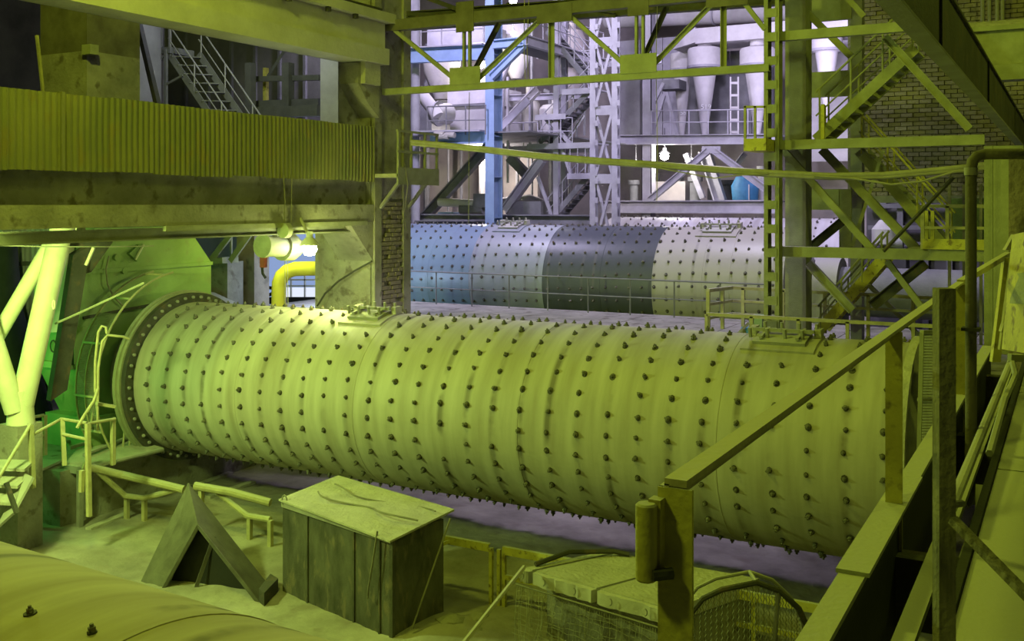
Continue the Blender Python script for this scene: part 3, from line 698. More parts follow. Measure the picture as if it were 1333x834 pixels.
# cream pipes meeting in a V
t = thing('pipe_trestle', 'fat cream painted pipes meeting in a V at the left edge', 'pipe trestle', tuple(at(42, 545, 18.4)))
build('main_pipe', MB().tube([at(88, 262, 18.9), at(28, 530, 18.4)], 0.20, 24), 'pipe_cream', t)
build('branch_pipe', MB().tube([at(66, 318, 18.9), at(-40, 500, 18.3)], 0.135, 20), 'pipe_cream', t)
build('lower_pipe', MB().tube([at(-30, 380, 18.0), at(20, 535, 18.3)], 0.18, 20), 'pipe_cream', t)
build('foot', MB().lathe([(0.24, 0), (0.2, 0.5), (0.2, 0.6)], 20, 'z', tuple(at(27, 551, 18.4))), 'pipe_cream', t)
p = at(73, 396, 18.2); build('lifting_ring', MB().tube([p + V((0.03 * math.cos(k * math.pi / 6), -0.05, 0.08 * math.sin(k * math.pi / 6))) for k in range(13)], 0.014, 6), 'pipe_cream', t)
# concrete pedestal beneath it
pp = at(24, 600, 18.4)
tag(build('pipe_pedestal', MB().box((pp.x - 0.26, pp.y - 0.2, 0), (pp.x + 0.26, pp.y + 0.3, at(27, 551, 18.4).z)), 'concrete'), 'concrete pedestal under the cream V pipes', 'pedestal')
# corrugated wall sheets behind, at the far left
t = thing('sheet_wall', 'bluish grey corrugated sheet wall behind the cream pipes', 'wall panel', tuple(at(20, 560, 25)))
for i in range(4):
    p, q = at(-40 + i * 27, 560, 25.5), at(-13 + i * 27, 560, 25.5)
    b = MB(); n = 16; vs = []; fs = []
    for k in range(n + 1):
        w = lerp(p, q, k / n); o = V((SI, -CO, 0)) * (0.08 if (k // 2) % 2 else 0.0)
        vs += [w + o, V((w.x, w.y, H + 0.5)) + o]
    for k in range(n): fs.append((2*k, 2*k+2, 2*k+3, 2*k+1))
    b.add(vs, fs); b.add([v + V((-SI, CO, 0)) * 0.02 for v in vs], [tuple(reversed(f)) for f in fs]); build('corrugated_sheet', b, 'lavender', t)
build('girt', MB().bar(at(-40, 343, 25.2), at(60, 343, 25.2), 0.08, 0.1), 'steel_dark', t)
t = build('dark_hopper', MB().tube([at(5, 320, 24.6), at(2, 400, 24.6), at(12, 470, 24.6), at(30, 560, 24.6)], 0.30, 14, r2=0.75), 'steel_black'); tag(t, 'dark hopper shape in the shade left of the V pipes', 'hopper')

# wire-mesh guard hoop around the drum end
t = thing('mesh_guard', 'hooped wire-mesh guard standing round the left rim of the big mill', 'guard', (-17.2, 14.0, 1.08))
gc = V((0, 16.23, H - 3.75)); GR = 2.28
def gp(x, a, r=GR): return V((x, gc.y - math.cos(a) * r, gc.z + math.sin(a) * r))
angs = [math.radians(d) for d in range(-22, 84, 7)]
for x in (-17.72, -17.12):
    pts = [V((x, gp(x, angs[0]).y + 0.25, 1.1))] + [gp(x, a) for a in angs]
    build('hoop', MB().tube(pts, 0.024, 8), 'rail', t)
for a in (-0.38, -0.05, 0.42, 0.9, 1.35): build('cross_bar', MB().bar(gp(-17.72, a), gp(-17.12, a), 0.07, 0.04), 'rail', t)
for x in (-17.42,): build('hoop', MB().tube([gp(x, a, GR + 0.02) for a in angs[:9]], 0.014, 6), 'rail', t)
nb = MB()
for i in range(26):
    x = -17.72 + 0.6 * i / 25
    pts = [gp(x, a, GR - 0.01) for a in angs[:10]]; nb.tube(pts, 0.006, 3, False)
for i in range(70):
    a = angs[0] + (angs[9] - angs[0]) * i / 69; nb.tube([gp(-17.72, a, GR - 0.01), gp(-17.12, a, GR - 0.01)], 0.006, 3, False)
build('netting', nb, 'net', t, kind='stuff')
for (px0, py0, px1, py1) in ((127, 500, 117, 560), (162, 560, 158, 608), (175, 545, 163, 606), (186, 555, 168, 600)):
    build('stay', MB().tube([atx(px0, py0, -17.3), atx(px1, py1, -17.3)], 0.022, 6), 'rail', t)
t = thing('handrail_loop', 'bent tube handles rising in front of the mesh guard', 'handrail', tuple(at(118, 560, 18.2)))
build('loop', MB().tube([at(124, 510, 18.4), at(124, 470, 18.4), at(128, 432, 18.4), at(133, 424, 18.4), at(138, 426, 18.4), at(139, 434, 18.4)], 0.024, 8), 'rail', t)
build('loop', MB().tube([at(127, 560, 18.4), at(128, 480, 18.4), at(133, 444, 18.4), at(140, 436, 18.4), at(160, 438, 18.5), at(168, 441, 18.6)], 0.022, 8), 'rail', t)
build('lower_tube', MB().tube([at(128, 505, 18.2), at(122, 522, 18.1), at(110, 540, 18.0), at(100, 557, 17.9)], 0.028, 8), 'rail', t)
build('step', MB().bar(at(126, 525, 18.3), at(149, 529, 18.5), 0.12, 0.05), 'rail', t)

# operating platform with railings beside the discharge end
PZ = 1.10
t = thing('service_platform', 'dusty steel service platform below the green casing', 'platform', (-17.8, 12.4, 0))
q = [atz(20, 615, PZ + 0.2), atz(78, 592, PZ + 0.2), atz(92, 598, PZ + 0.2), atz(36, 622, PZ + 0.2)]
build('step_plate', MB().prism([atz(17, 613, PZ), atz(44, 601, PZ), atz(82, 601, PZ), atz(46, 617, PZ)], (0, 0, 0.05)), 'dust', t)
build('deck_plate', MB().prism([atz(84, 607, PZ), atz(100, 588, PZ), atz(165, 572, PZ), atz(212, 586, PZ), atz(113, 612, PZ)], (0, 0, 0.06)), 'dust', t)
for (px, py) in ((47, 617), (82, 603), (104, 612), (20, 615)):
    p = atz(px, py, PZ); build('leg', MB().bar((p.x, p.y, 0), (p.x, p.y, PZ), 0.09, 0.09), 'steel', t)
build('edge_channel', MB().channel(atz(84, 609, PZ - 0.02), atz(113, 613, PZ - 0.02), 0.08, 0.14), 'steel', t)
build('support_wall', MB().box((atz(50, 612, PZ).x - 0.3, atz(50, 612, PZ).y + 0.6, 0), (atz(100, 600, PZ).x - 0.2, atz(100, 600, PZ).y + 0.8, PZ - 0.02)), 'steel_dark', t)
for (a, b) in (((85, 575), (165, 553)), ((90, 583), (175, 558)), ((110, 592), (190, 560)), ((150, 600), (212, 585)), ((120, 560), (160, 548))):
    pa, pb = atz(*a, PZ + 0.12), atz(*b, PZ + 0.12); build('floor_pipe', MB().tube([pa, pb], 0.045, 8), 'steel', t)
def pipe_rail(name, label, feet_top, posts, r=0.03, material='rail'):
    t = thing(name, label, 'railing', tuple(posts[0][0]))
    for line in feet_top: build('rail', MB().tube(line, r, 8), material, t)
    for (a, b) in posts: build('post', MB().bar(a, b, r * 2.4, r * 2.4), material, t)
    return t
D1 = 17.9
pipe_rail('platform_railing', 'brightly lit yellow tube railing round the service platform', [[at(40, 567, D1), at(80, 545, D1 + 0.6), at(116, 551, D1 + .2), at(150, 545, D1 + .7)], [at(-2, 622, D1 - .8), at(40, 552, D1), at(36, 553, D1)], [at(82, 565, D1 + .5), at(115, 572, D1 + .2)]],
          [(at(43, 635, D1), at(40, 553, D1)), (at(84, 606, D1 + .4), at(81, 544, D1 + .6)), (at(116, 672, D1), at(114, 551, D1 + .1)), (at(147, 605, D1 + .7), at(147, 546, D1 + .7)), (at(106, 640, D1), at(107, 612, D1))])
pipe_rail('platform_railing', 'yellow railing with two posts at the far left of the platform', [[at(-15, 580, 19.2), at(12, 549, 19.2), at(57, 540, 19.8)], [at(-15, 600, 19.2), at(12, 576, 19.2), at(58, 566, 19.8)], [at(-20, 616, 19.0), at(12, 577, 19.2)]],
          [(at(13, 622, 19.2), at(12, 549, 19.2)), (at(58, 592, 19.8), at(58, 540, 19.8)), (at(51, 590, 19.8), at(51, 548, 19.8))])
t = thing('steel_steps', 'small dusty steel steps at the bottom of the left edge', 'stair', tuple(atz(10, 690, 0)))
for k in range(3): build('tread', MB().prism([at(-30, 655 - k * 22, 17.0 + k * .3), at(14 + k * 9, 658 - k * 22, 17.0 + k * .3), at(28 + k * 9, 646 - k * 22, 17.4 + k * .3), at(-20, 645 - k * 22, 17.4 + k * .3)], (0, 0, 0.05)), 'dust', t)
build('stringer', MB().sheet([at(-4, 690, 16.9), at(20, 668, 16.9), at(45, 622, 17.7), at(35, 617, 17.7)], 0.04), 'steel', t)
build('cross_arm', MB().bar(at(8, 628, 17.0), at(22, 668, 16.9), 0.07, 0.05), 'steel_dark', t)

# bent tube barriers on the floor in front of the mill
def barrier(label, top, low, legs):
    t = thing('tube_barrier', label, 'barrier', tuple(legs[0][0]))
    build('top_tube', MB().tube(top, 0.075, 10), 'rail', t)
    build('bent_tube', MB().tube(low, 0.055, 8), 'rail', t)
    for a, b in legs: build('leg', MB().bar(a, b, 0.08, 0.08), 'rail', t)
def fl(px, py): return atz(px, py, 0)
def above(px, py_foot, py): d = (fl(px, py_foot) - EYE); dep = -SI * d.x + CO * d.y; return at(px, py, dep)
barrier('bent yellow tube barrier on the floor left of the tilted chute', [above(108, 690, 606), above(160, 682, 618), above(240, 690, 637)],
        [above(128, 686, 614), above(163, 680, 645), above(188, 681, 648), above(233, 688, 636)],
        [(fl(165, 678), above(165, 678, 646)), (fl(188, 680), above(188, 680, 648)), (fl(96, 676), above(96, 676, 612)), (fl(104, 678), above(104, 678, 606)), (fl(114, 674), above(114, 674, 606))])
barrier('bent yellow tube barrier between the tilted chute and the steel box', [above(254, 700, 632), above(300, 704, 640), above(352, 708, 654)],
        [above(284, 700, 641), above(322, 706, 671), above(352, 712, 676)],
        [(fl(325, 706), above(325, 706, 671)), (fl(352, 713), above(352, 713, 677)), (fl(262, 700), above(262, 700, 634))])
# floor litter: drag marks / planks
for i, (a, b, lab) in enumerate((((115, 692), (165, 672), 'flat steel strip lying on the dusty floor by the barrier'), ((245, 640), (300, 618), 'plank lying in the shade under the mill'), ((270, 650), (330, 630), 'second plank lying under the mill drum'))):
    tag(build('floor_plank', MB().bar(fl(*a) + V((0, 0, 0.05)), fl(*b) + V((0, 0, 0.05)), 0.15, 0.06), 'dust'), lab, 'plank')

# ================================================================== tilted chute and steel box
t = thing('tilted_chute', 'dark wedge-shaped sheet chute standing on the floor like a tent', 'chute', tuple(atz(260, 775, 0)))
A_, B_ = at(245, 628, 17.5), at(258, 684, 16.55)
C_, D_ = atz(183, 757, 0), atz(212, 767, 0)
E_, F_ = atz(337, 784, 0), atz(352, 764, 0)
build('side_plate', MB().sheet([A_, B_, D_, C_], 0.04), 'chute_steel', t)
build('sloping_plate', MB().sheet([B_, A_, F_, E_], 0.04), 'chute_steel', t)
inn = (F_ - E_).normalized() * 0.35
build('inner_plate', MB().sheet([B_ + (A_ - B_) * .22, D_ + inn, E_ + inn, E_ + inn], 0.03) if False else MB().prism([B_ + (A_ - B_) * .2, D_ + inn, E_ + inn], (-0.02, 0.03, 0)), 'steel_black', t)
build('rib', MB().bar(lerp(B_, E_, 0.2) + inn * 0.6, lerp(D_, E_, 0.3) + inn * 0.6, 0.03, 0.06), 'chute_steel', t)
build('edge_flange', MB().bar(B_, D_, 0.03, 0.05), 'chute_steel', t)
build('edge_flange', MB().bar(B_, E_, 0.03, 0.05), 'chute_steel', t)
build('foot_plate', MB().prism([E_, F_, F_ + V((0.25, -0.1, 0)), E_ + V((0.2, -0.1, 0))], (0, 0, 0.22)), 'steel_dark', t)

t = thing('steel_box', 'big dark sheet-steel box with a dusty overhanging lid on the floor', 'box', tuple(cw(-2.3, 15.8, 0)))
N_, R_, L_ = cw(-1.706, 14.56, 0), cw(-1.03, 15.4, 0), cw(-3.66, 16.35, 0); K_ = L_ + R_ - N_
ht = H - 4.74
build('body', MB().prism([N_, R_, K_, L_], (0, 0, ht)), 'box_steel', t)
up = V((0, 0, ht))
lid = build('lid', MB().prism([N_ + up + V((.05, -.12, -.04)), R_ + up + V((.16, 0.05, 0.13)), K_ + up + V((0, .1, .13)), L_ + up + V((-.05, -.04, 0))], (0, 0, 0.03)), 'dust', t)
build('corner_angle', MB().bar(N_, N_ + up, 0.06, 0.06), 'box_steel', t)
for f in (0.25, 0.68, 0.9):
    p = lerp(L_, N_, f); build('panel_seam', MB().bar(p + V((0, -0.01, 0)), p + V((0, -0.01, ht)), 0.03, 0.03), 'box_steel', t)
build('edge_strip', MB().bar(L_ + up + V((0, -.02, -.05)), N_ + up + V((0, -.02, -.05)), 0.03, 0.08), 'steel', t)
p = lerp(L_, N_, 0.03) + up; build('lifting_eye', MB().tube([p + V((0.05 * math.cos(k * math.pi / 6), -0.03, 0.09 * math.sin(k * math.pi / 6) + 0.02)) for k in range(13)], 0.012, 6), 'steel', lid)
wire('tangled_wire', 'tangled wire lying across the lid of the steel box', [lerp(lerp(L_, K_, .3), lerp(N_, R_, .4), s) + up + V((0, 0, 0.13 + 0.04 * math.sin(9 * s))) + V((0.08 * math.sin(14 * s), 0.1 * math.cos(11 * s), 0)) for s in [i / 24 for i in range(4, 25)]], 0.014)
wire('tangled_wire', 'second loop of wire on the lid of the steel box', [lerp(lerp(L_, K_, .6), lerp(N_, R_, .8), s) + up + V((0, 0, 0.15 + 0.04 * math.sin(7 * s))) + V((0.1 * math.sin(9 * s), 0.12 * math.cos(8 * s), 0)) for s in [i / 24 for i in range(3, 25)]], 0.012)
wire('hanging_wire', 'loop of wire hanging down the front of the steel box', [lerp(L_, N_, .93) + V((-.05, -.08, ht + .06)), lerp(L_, N_, .9) + V((-.06, -.1, ht * .7)), lerp(L_, N_, .87) + V((-.07, -.1, ht * .45)), lerp(L_, N_, .85) + V((-.05, -.08, ht * .35))], 0.014)
wire('leaning_rod', 'thin rod leaning against the right end of the steel box', [R_ + V((.28, -.25, ht + .12)), lerp(N_, R_, .35) + V((.12, -.15, .1))], 0.014, 'wire', 'rod')
# rubble by the box
random.seed(11)
for i, (sz, lab) in enumerate(((.21, 'largest lump of rubble at the foot of the steel box'), (.16, 'second largest rubble lump near the steel box'), (.12, 'small rubble lump right of the steel box'), (.085, 'smallest rubble lump beside the steel box'))):
    p = R_ + V(((0.30, -0.25, 0), (0.55, 0.10, 0), (0.75, -0.30, 0), (0.12, -0.42, 0))[i])
    b = MB().lathe([(0.01, 0), (sz, 0.02), (sz * .9, sz * .5), (sz * .3, sz * .8)], 7)
    for k in range(len(b.v)): b.v[k] = V((b.v[k].x * random.uniform(.7, 1.3), b.v[k].y * random.uniform(.7, 1.3), b.v[k].z)) + p
    tag(build('rubble_lump', b, 'concrete'), lab, 'rubble', 'rubble lumps by the steel box')

# ================================================================== slabs, nets and low railing in front of the mill
SZ = 1.0
def slab_pt(u, v):                                       # u along the front edge, v towards the mill
    a = lerp(atz(674, 741, SZ), atz(868, 797, SZ), u); b = lerp(atz(786, 718, SZ), atz(992, 754, SZ), u); return lerp(a, b, v)
cuts = (0.0, 0.08, 0.53, 1.0)
for i in range(3):
    u0, u1 = cuts[i] + 0.012, cuts[i + 1] - 0.012
    t = thing('concrete_slab', ('narrow dusty slab strip at the left end of the slab row', 'wide dusty concrete slab with a crumbling front edge left of the yellow post', 'dusty concrete slab with a crumbling edge partly hidden by the yellow post')[i], 'slab', tuple(slab_pt((u0 + u1) / 2, 0.5) - V((0, 0, 0.17))))
    b = MB(); n = 14; front = []
    for k in range(n + 1):
        u = u0 + (u1 - u0) * k / n; front.append(slab_pt(u, random.uniform(-0.0, 0.035)))
    poly = front + [slab_pt(u1, 1), slab_pt(u0, 1)]
    build('slab_body', MB().prism(poly, (0, 0, -0.17)), 'concrete_pale', t)
    build('dust_layer', MB().prism([slab_pt(u0, 0.06), slab_pt(u1, 0.06), slab_pt(u1, 0.99), slab_pt(u0, 0.99)], (0, 0, 0.015)), 'dust', t)
    for k in range(int(4 * (u1 - u0) + 1)):
        p = slab_pt(u0 + (u1 - u0) * (k + .5) / int(4 * (u1 - u0) + 1), -0.01); build('lifting_loop', MB().tube([p + V((0.0, -.02, -0.06 - 0.045 * math.cos(j * math.pi / 5))) + V((0.03 * math.sin(j * math.pi / 5), 0, 0)) for j in range(6)], 0.010, 5), 'steel', t)
def ground(p): return V((p.x, p.y, 0))
tag(build('pit_wall', MB().prism([ground(slab_pt(0.05, .25)), ground(slab_pt(0.98, .25)), ground(slab_pt(0.98, .95)), ground(slab_pt(0.05, .95))], (0, 0, SZ - 0.172)), 'concrete'), 'low concrete pit wall carrying the row of slabs', 'wall')
wire('edge_rod', 'thin yellow rod slanting down from the slab corner to the bottom edge', [at(682, 738, 14.3), at(604, 836, 12.6), at(585, 862, 12.2)], 0.032, 'rail', 'rod')
wire('slab_hose', 'dark hose lying along the back of the slabs', [slab_pt(.03, .15) + V((0, 0, .05)), slab_pt(.02, .55) + V((0, 0, .12)), slab_pt(.12, .9) + V((0, 0, .08)), slab_pt(.2, .95) + V((0, 0, .05))], 0.035, 'steel_dark', 'hose')
t = thing('hanging_net', 'torn wire netting hanging below the front edge of the slabs', 'net', tuple(slab_pt(.5, -.05) - V((0, 0, 1))))
nb = MB(); random.seed(5)
for i in range(60):
    u = 0.03 + 0.95 * i / 59; p = slab_pt(u, -0.05) + V((0, 0, -.2)); nb.tube([p, p + V((random.uniform(-.08, .08), -.1, -.4)), p + V((random.uniform(-.1, .1), -.16, -.85))], 0.0032, 3, False)
for k in range(9): nb.tube([slab_pt(0.03 + .95 * i / 20, -0.05) + V((0, -.02 * k, -.25 - .07 * k + random.uniform(-.03, .03))) for i in range(21)], 0.0028, 3, False)
build('netting', nb, 'net', t, kind='stuff')
build('top_wire', MB().tube([slab_pt(.02, -.05) + V((0, 0, -.18)), slab_pt(.98, -.05) + V((0, 0, -.18))], 0.012, 6), 'wire', t)

# low yellow railing along the mill
ry = fl(646, 790).y
xs0, xs1 = aty(560, 700, ry).x, aty(1135, 780, ry).x
t = thing('low_railing', 'low yellow steel railing running along the floor beside the mill', 'railing', (xs0, ry, 0))
zr = zy(714, 646, ry)
xm = aty(646, 712, ry).x
build('top_rail', MB().channel((xs0, ry, zr), (xm - 0.12, ry, zr), 0.06, 0.12), 'yellow', t)
build('top_rail', MB().channel((xm + 0.12, ry, zr), (xs1, ry, zr), 0.06, 0.12), 'yellow', t)
build('mid_rail', MB().bar((xm + 0.12, ry, zr * 0.55), (xs1, ry, zr * 0.55), 0.05, 0.07), 'yellow', t)
for x in (xm - 0.09, xm + 0.05, xm + 0.14, xm + 2.2, xm + 4.0, xs1 - .3, xs0): build('post', MB().bar((x, ry, 0), (x, ry, zr), 0.055, 0.055), 'yellow', t)
build('brace', MB().bar((xs0 - .05, ry - .3, zr - .2), (xs0 + 0.4, ry, zr), 0.04, 0.05), 'yellow', t)

# arched net guard
def cage(Y):
    t = thing('arched_net_guard', 'arched wire-net guard at the bottom edge between yellow post and toe board', 'guard', tuple(at(985, 860, Y)))
    arc = [at(px, py, Y) for px, py in ((893, 860), (898, 800), (915, 779), (940, 767), (985, 758), (1015, 769), (1040, 792), (1055, 825), (1060, 860))]
    back = V((-SI, CO, 0)) * 0.3
    build('arch', MB().tube(arc, 0.03, 8), 'steel_dark', t)
    build('arch', MB().tube([p + back for p in arc], 0.02, 8), 'steel', t)
    build('upright', MB().tube([at(1013, 770, Y), at(1006, 860, Y)], 0.025, 8), 'steel', t)
    build('ridge_bar', MB().tube([at(985, 758, Y), at(985, 758, Y) + back], 0.02, 8), 'steel', t)
    nb = MB()
    for i in range(46):
        px = 897 + 162 * i / 45
        py = 1e9
        for (a, b) in zip(((893, 860), (898, 800), (915, 779), (940, 767), (985, 758), (1015, 769), (1040, 792), (1055, 825)), ((898, 800), (915, 779), (940, 767), (985, 758), (1015, 769), (1040, 792), (1055, 825), (1060, 860))):
            if a[0] <= px <= b[0]: py = a[1] + (b[1] - a[1]) * (px - a[0]) / (b[0] - a[0])
        pts = []
        for k in range(24):
            yy = py + (862 - py) * k / 23; pts.append(at(px + (0.9 if (k + i) % 2 else -0.9), yy, Y))
        nb.tube(pts, 0.0055, 3, False)
    build('netting', nb, 'net', t, kind='stuff')
cage(10.2)

# ================================================================== near walkway on the right
XR = -0.68; WZ = H - 1.45
t = thing('walkway', 'green dusty steel walkway running away at the lower right', 'walkway', (0.3, 5.0, WZ))
build('edge_channel', MB().box((XR - 0.05, 1.2, H - 1.33), (XR + 0.04, 10.4, H - 1.31)).box((XR - 0.05, 1.2, H - 1.75), (XR - 0.04, 10.4, H - 1.33)), 'green_steel', t)
build('edge_web', MB().box((XR + 0.005, 1.2, H - 1.85), (XR + 0.02, 10.4, H - 1.335)), 'steel_black', t)  # unlit inner face, its shade put into the black
build('splice_plate', MB().box((XR - 0.06, 3.75, H - 1.312), (XR + 0.055, 5.2, H - 1.296)), 'green_steel', t)
build('floor_strip', MB().box((-0.53, 1.2, WZ - 0.03), (-0.46, 10.4, WZ)), 'green_steel', t)
build('floor_pipe', MB().tube([(-0.47, 4.9, H - 1.34), (-0.45, 9.5, H - 1.31)], 0.027, 10), 'green_steel', t)
for i in range(4):
    build('floor_sheet', MB().box((-0.36, 1.0 + i * 2.6, WZ - 0.012), (1.9, 3.58 + i * 2.6, WZ)), 'green_steel', t)
build('floor_edge', MB().box((-0.40, 1.0, WZ - 0.3), (-0.365, 11.4, WZ + 0.02)), 'steel_black', t)
for y in (2.0, 4.6, 7.2, 9.8): build('cross_beam', MB().box((-0.7, y, WZ - 0.35), (2.0, y + 0.12, WZ - 0.05)), 'steel_dark', t)
for y in (2.1, 9.9):
    for x in (-0.55, 1.8): build('support_post', MB().bar((x, y, 0), (x, y, WZ - 0.3), 0.16, 0.16), 'steel_dark', t)

t = thing('guard_rail', 'yellow-green angle-iron guard rail rising through the right foreground', 'railing', (XR, 2.0, WZ))
zrail = H - 0.545
ys = [atx(px, 400, XR).y for px in (886, 1165, 1250)]
rail_pts = [V((XR, ys[0] - 0.03, zrail)), V((XR, ys[1], zrail)), V((XR, ys[2], zrail))]
build('handrail', MB().bar(rail_pts[0], rail_pts[2], 0.046, 0.014).bar(rail_pts[0] + V((-0.018, 0, -0.024)), rail_pts[2] + V((-0.018, 0, -0.024)), 0.01, 0.04), 'rail', t)
e1 = at(1312, 331, 8.6)
build('handrail_extension', MB().bar(rail_pts[2], e1, 0.045, 0.04), 'rail', t)
for k, y in enumerate(ys):
    w = 0.062
    o = build('post', MB().box((XR - 0.035, y - 0.03, WZ - 0.35), (XR - 0.023, y + 0.03, zrail - 0.01)).box((XR - 0.035, y - 0.034, WZ - 0.35), (XR + 0.035, y - 0.024, zrail - 0.01)), 'yellow', t)
build('hinge_tube', MB().lathe([(0.018, 0), (0.021, 0.004), (0.021, 0.146), (0.017, 0.15)], 18, 'z', (XR - 0.045, ys[0] - 0.07, zrail - 0.185)), 'yellow', t)
build('hinge_lug', MB().box((XR - 0.045, ys[0] - 0.06, zrail - 0.17), (XR - 0.02, ys[0] - 0.03, zrail - 0.03)), 'yellow', t)
build('hinge_bolt', MB().tube([V((XR - 0.03, ys[0] - 0.08, zrail - 0.17)), V((XR - 0.0, ys[0] - 0.05, zrail - 0.17))], 0.012, 8), 'steel_dark', t)
# leaning yellow posts where the rail ends
t = thing('gate_posts', 'pair of leaning yellow posts with a bent plate at the right end of the rail', 'posts', tuple(at(1293, 450, 8.4)))
build('post', MB().sheet([at(1288, 470, 8.4), at(1299, 470, 8.4), at(1312, 335, 8.4), at(1304, 335, 8.4)], 0.05), 'yellow', t)
build('post', MB().tube([at(1303, 455, 8.2), at(1320, 325, 8.2)], 0.025, 8), 'rail', t)
build('plate', MB().sheet([at(1305, 325, 8.1), at(1318, 325, 8.1), at(1327, 305, 8.1), at(1316, 305, 8.1)], 0.05), 'rail', t)
build('brace', MB().bar(at(1304, 432, 8.2), at(1319, 384, 8.2), 0.05, 0.03), 'rail', t)
t = thing('sheet_enclosure', 'yellow-green sheet enclosure at the right edge beside the rail end', 'enclosure', tuple(at(1345, 470, 7.6)))
build('side_sheet', MB().sheet([at(1311, 455, 7.8), at(1400, 470, 6.6), at(1400, 290, 6.6), at(1325, 306, 7.8)], 0.04), 'yellow', t)
build('lower_sheet', MB().sheet([at(1318, 395, 7.72), at(1400, 400, 6.5), at(1400, 345, 6.5), at(1323, 357, 7.72)], 0.02), 'green_steel', t)
build('base_bracket', MB().bar(at(1314, 465, 7.4), at(1345, 466, 7.4), 0.06, 0.05), 'green_steel', t)
wire('bent_hose', 'dark bent hose lying against the green walkway sheets', [at(1318, 472, 6.4), at(1322, 488, 6.2), at(1316, 502, 6.0), at(1308, 520, 5.8), at(1300, 548, 5.4), at(1288, 590, 4.9)], 0.018, 'green_steel', 'hose')
t = thing('wooden_post', 'dark weathered timber post with a steel brace in the right foreground', 'post', (0, 0, 0))
wp = at(1229, 500, 3.2); t.location = (wp.x, wp.y, WZ)
build('timber', MB().bar((wp.x, wp.y, WZ), (wp.x, wp.y, at(1229, 375, 3.2).z), 0.052, 0.052, up=(SI, -CO, 0.01)), 'wood', t)
build('brace', MB().bar(at(1240, 676, 3.15), at(1345, 783, 2.9), 0.03, 0.022), 'wood', t)
build('bracket_pin', MB().tube([at(1236, 657, 3.2), at(1252, 655, 3.4)], 0.012, 8), 'steel_dark', t)
t = thing('riser_pipe', 'grey vertical pipe with an elbow at its top right of the timber post', 'pipe', (0, 0, 0))
rp = at(1264, 500, 6.0); t.location = (rp.x, rp.y, WZ)
el = [at(1256, 655, 6.0), at(1260, 652, 6.0), at(1262, 640, 6.0), at(1264, 560, 6.0), at(1264, 300, 6.0), at(1264, 222, 6.0), at(1266, 210, 6.0), at(1272, 203, 6.0), at(1284, 200.5, 6.0), at(1400, 199.5, 5.7)]
build('pipe', MB().tube(el, 0.032, 14), 'steel_brown_shaded', t)
build('collar', MB().tube([at(1264, 228, 6.0), at(1264, 218, 6.0)], 0.038, 14), 'steel', t)
build('wall_clip', MB().bar(at(1264, 430, 6.0), at(1264, 426, 6.0), 0.1, 0.1), 'steel_dark', t)

# mesh guard at the right end of the mill
t = thing('mesh_screen', 'dark mesh screen panel between the mill end and the timber post', 'screen', tuple(at(1203, 700, 13.2)))
c4 = [at(1192, 760, 13.0), at(1222, 760, 13.6), at(1226, 432, 13.6), at(1200, 432, 13.0)]
nb = MB()
for i in range(30): nb.tube([lerp(c4[0], c4[1], i / 29), lerp(c4[3], c4[2], i / 29)], 0.006, 3, False)
for i in range(90): nb.tube([lerp(c4[0], c4[3], i / 89), lerp(c4[1], c4[2], i / 89)], 0.006, 3, False)
build('netting', nb, 'net', t, kind='stuff')
for a, b in ((0, 1), (1, 2), (2, 3), (3, 0)): build('frame_bar', MB().bar(c4[a], c4[b], 0.05, 0.05), 'green_steel', t)
build('frame_bar', MB().bar(at(1196, 520, 13.0), at(1224, 520, 13.6), 0.04, 0.04), 'green_steel', t)
build('frame_bar', MB().bar(at(1194, 619, 13.0), at(1224, 620, 13.6), 0.04, 0.04), 'green_steel', t)
build('backing_sheet', MB().sheet([at(1196, 760, 13.9), at(1232, 760, 14.2), at(1232, 440, 14.2), at(1205, 440, 13.9)], 0.03), 'steel_dark', t)

# ================================================================== overhead girder, top right
t = thing('overhead_girder', 'dark steel girder hanging overhead across the top right corner', 'girder', (-0.8, 8, H + 1.0))
gx0, gx1, gz0, gz1 = -0.857, -0.742, H + 1.0, H + 1.47
build('bottom_flange', MB().box((gx0, 1.0, gz0), (gx1, 24.4, gz0 + 0.02)), 'steel', t)
build('web', MB().box((gx0 + 0.045, 1.0, gz0 + 0.02), (gx1 - 0.02, 24.4, gz1 - 0.02)), 'steel_dark', t)
build('top_flange', MB().box((gx0, 1.0, gz1 - 0.02), (gx1, 24.4, gz1)), 'steel_dark', t)
for y in (7.2, 11.5, 17.0): build('stiffener', MB().box((gx1 - 0.021, y, gz0 + 0.02), (gx1 - 0.002, y + 0.015, gz1 - 0.02)), 'steel_dark', t)

# cross beam and duct near the top right edge
yb = 20.5
p = aty(1262, 70, yb)
t = thing('dusty_cross_beam', 'broad green dust-topped cross beam behind the dark girder at the right', 'beam', (p.x, yb, p.z))
q0, q1 = aty(1255, 33, yb), aty(1420, 100, yb)
build('flange', MB().box((q0.x, yb - 0.1, zy(40, 1300, yb)), (q1.x, yb + 0.5, zy(34, 1300, yb))), 'green_steel', t)
build('web', MB().box((q0.x, yb, zy(84, 1300, yb)), (q1.x, yb + 0.2, zy(40, 1300, yb))), 'green_steel', t)
build('flange', MB().box((q0.x, yb - 0.1, zy(105, 1300, yb)), (q1.x, yb + 0.3, zy(85, 1300, yb))), 'green_steel', t)
build('dust_heap', MB().prism([(q0.x, yb - 0.08, zy(34, 1300, yb)), (q0.x, yb + .45, zy(34, 1300, yb)), (q0.x, yb + 0.3, zy(24, 1300, yb)), (q0.x, yb + 0.05, zy(26, 1300, yb))], (q1.x - q0.x, 0, 0)), 'dust', t)
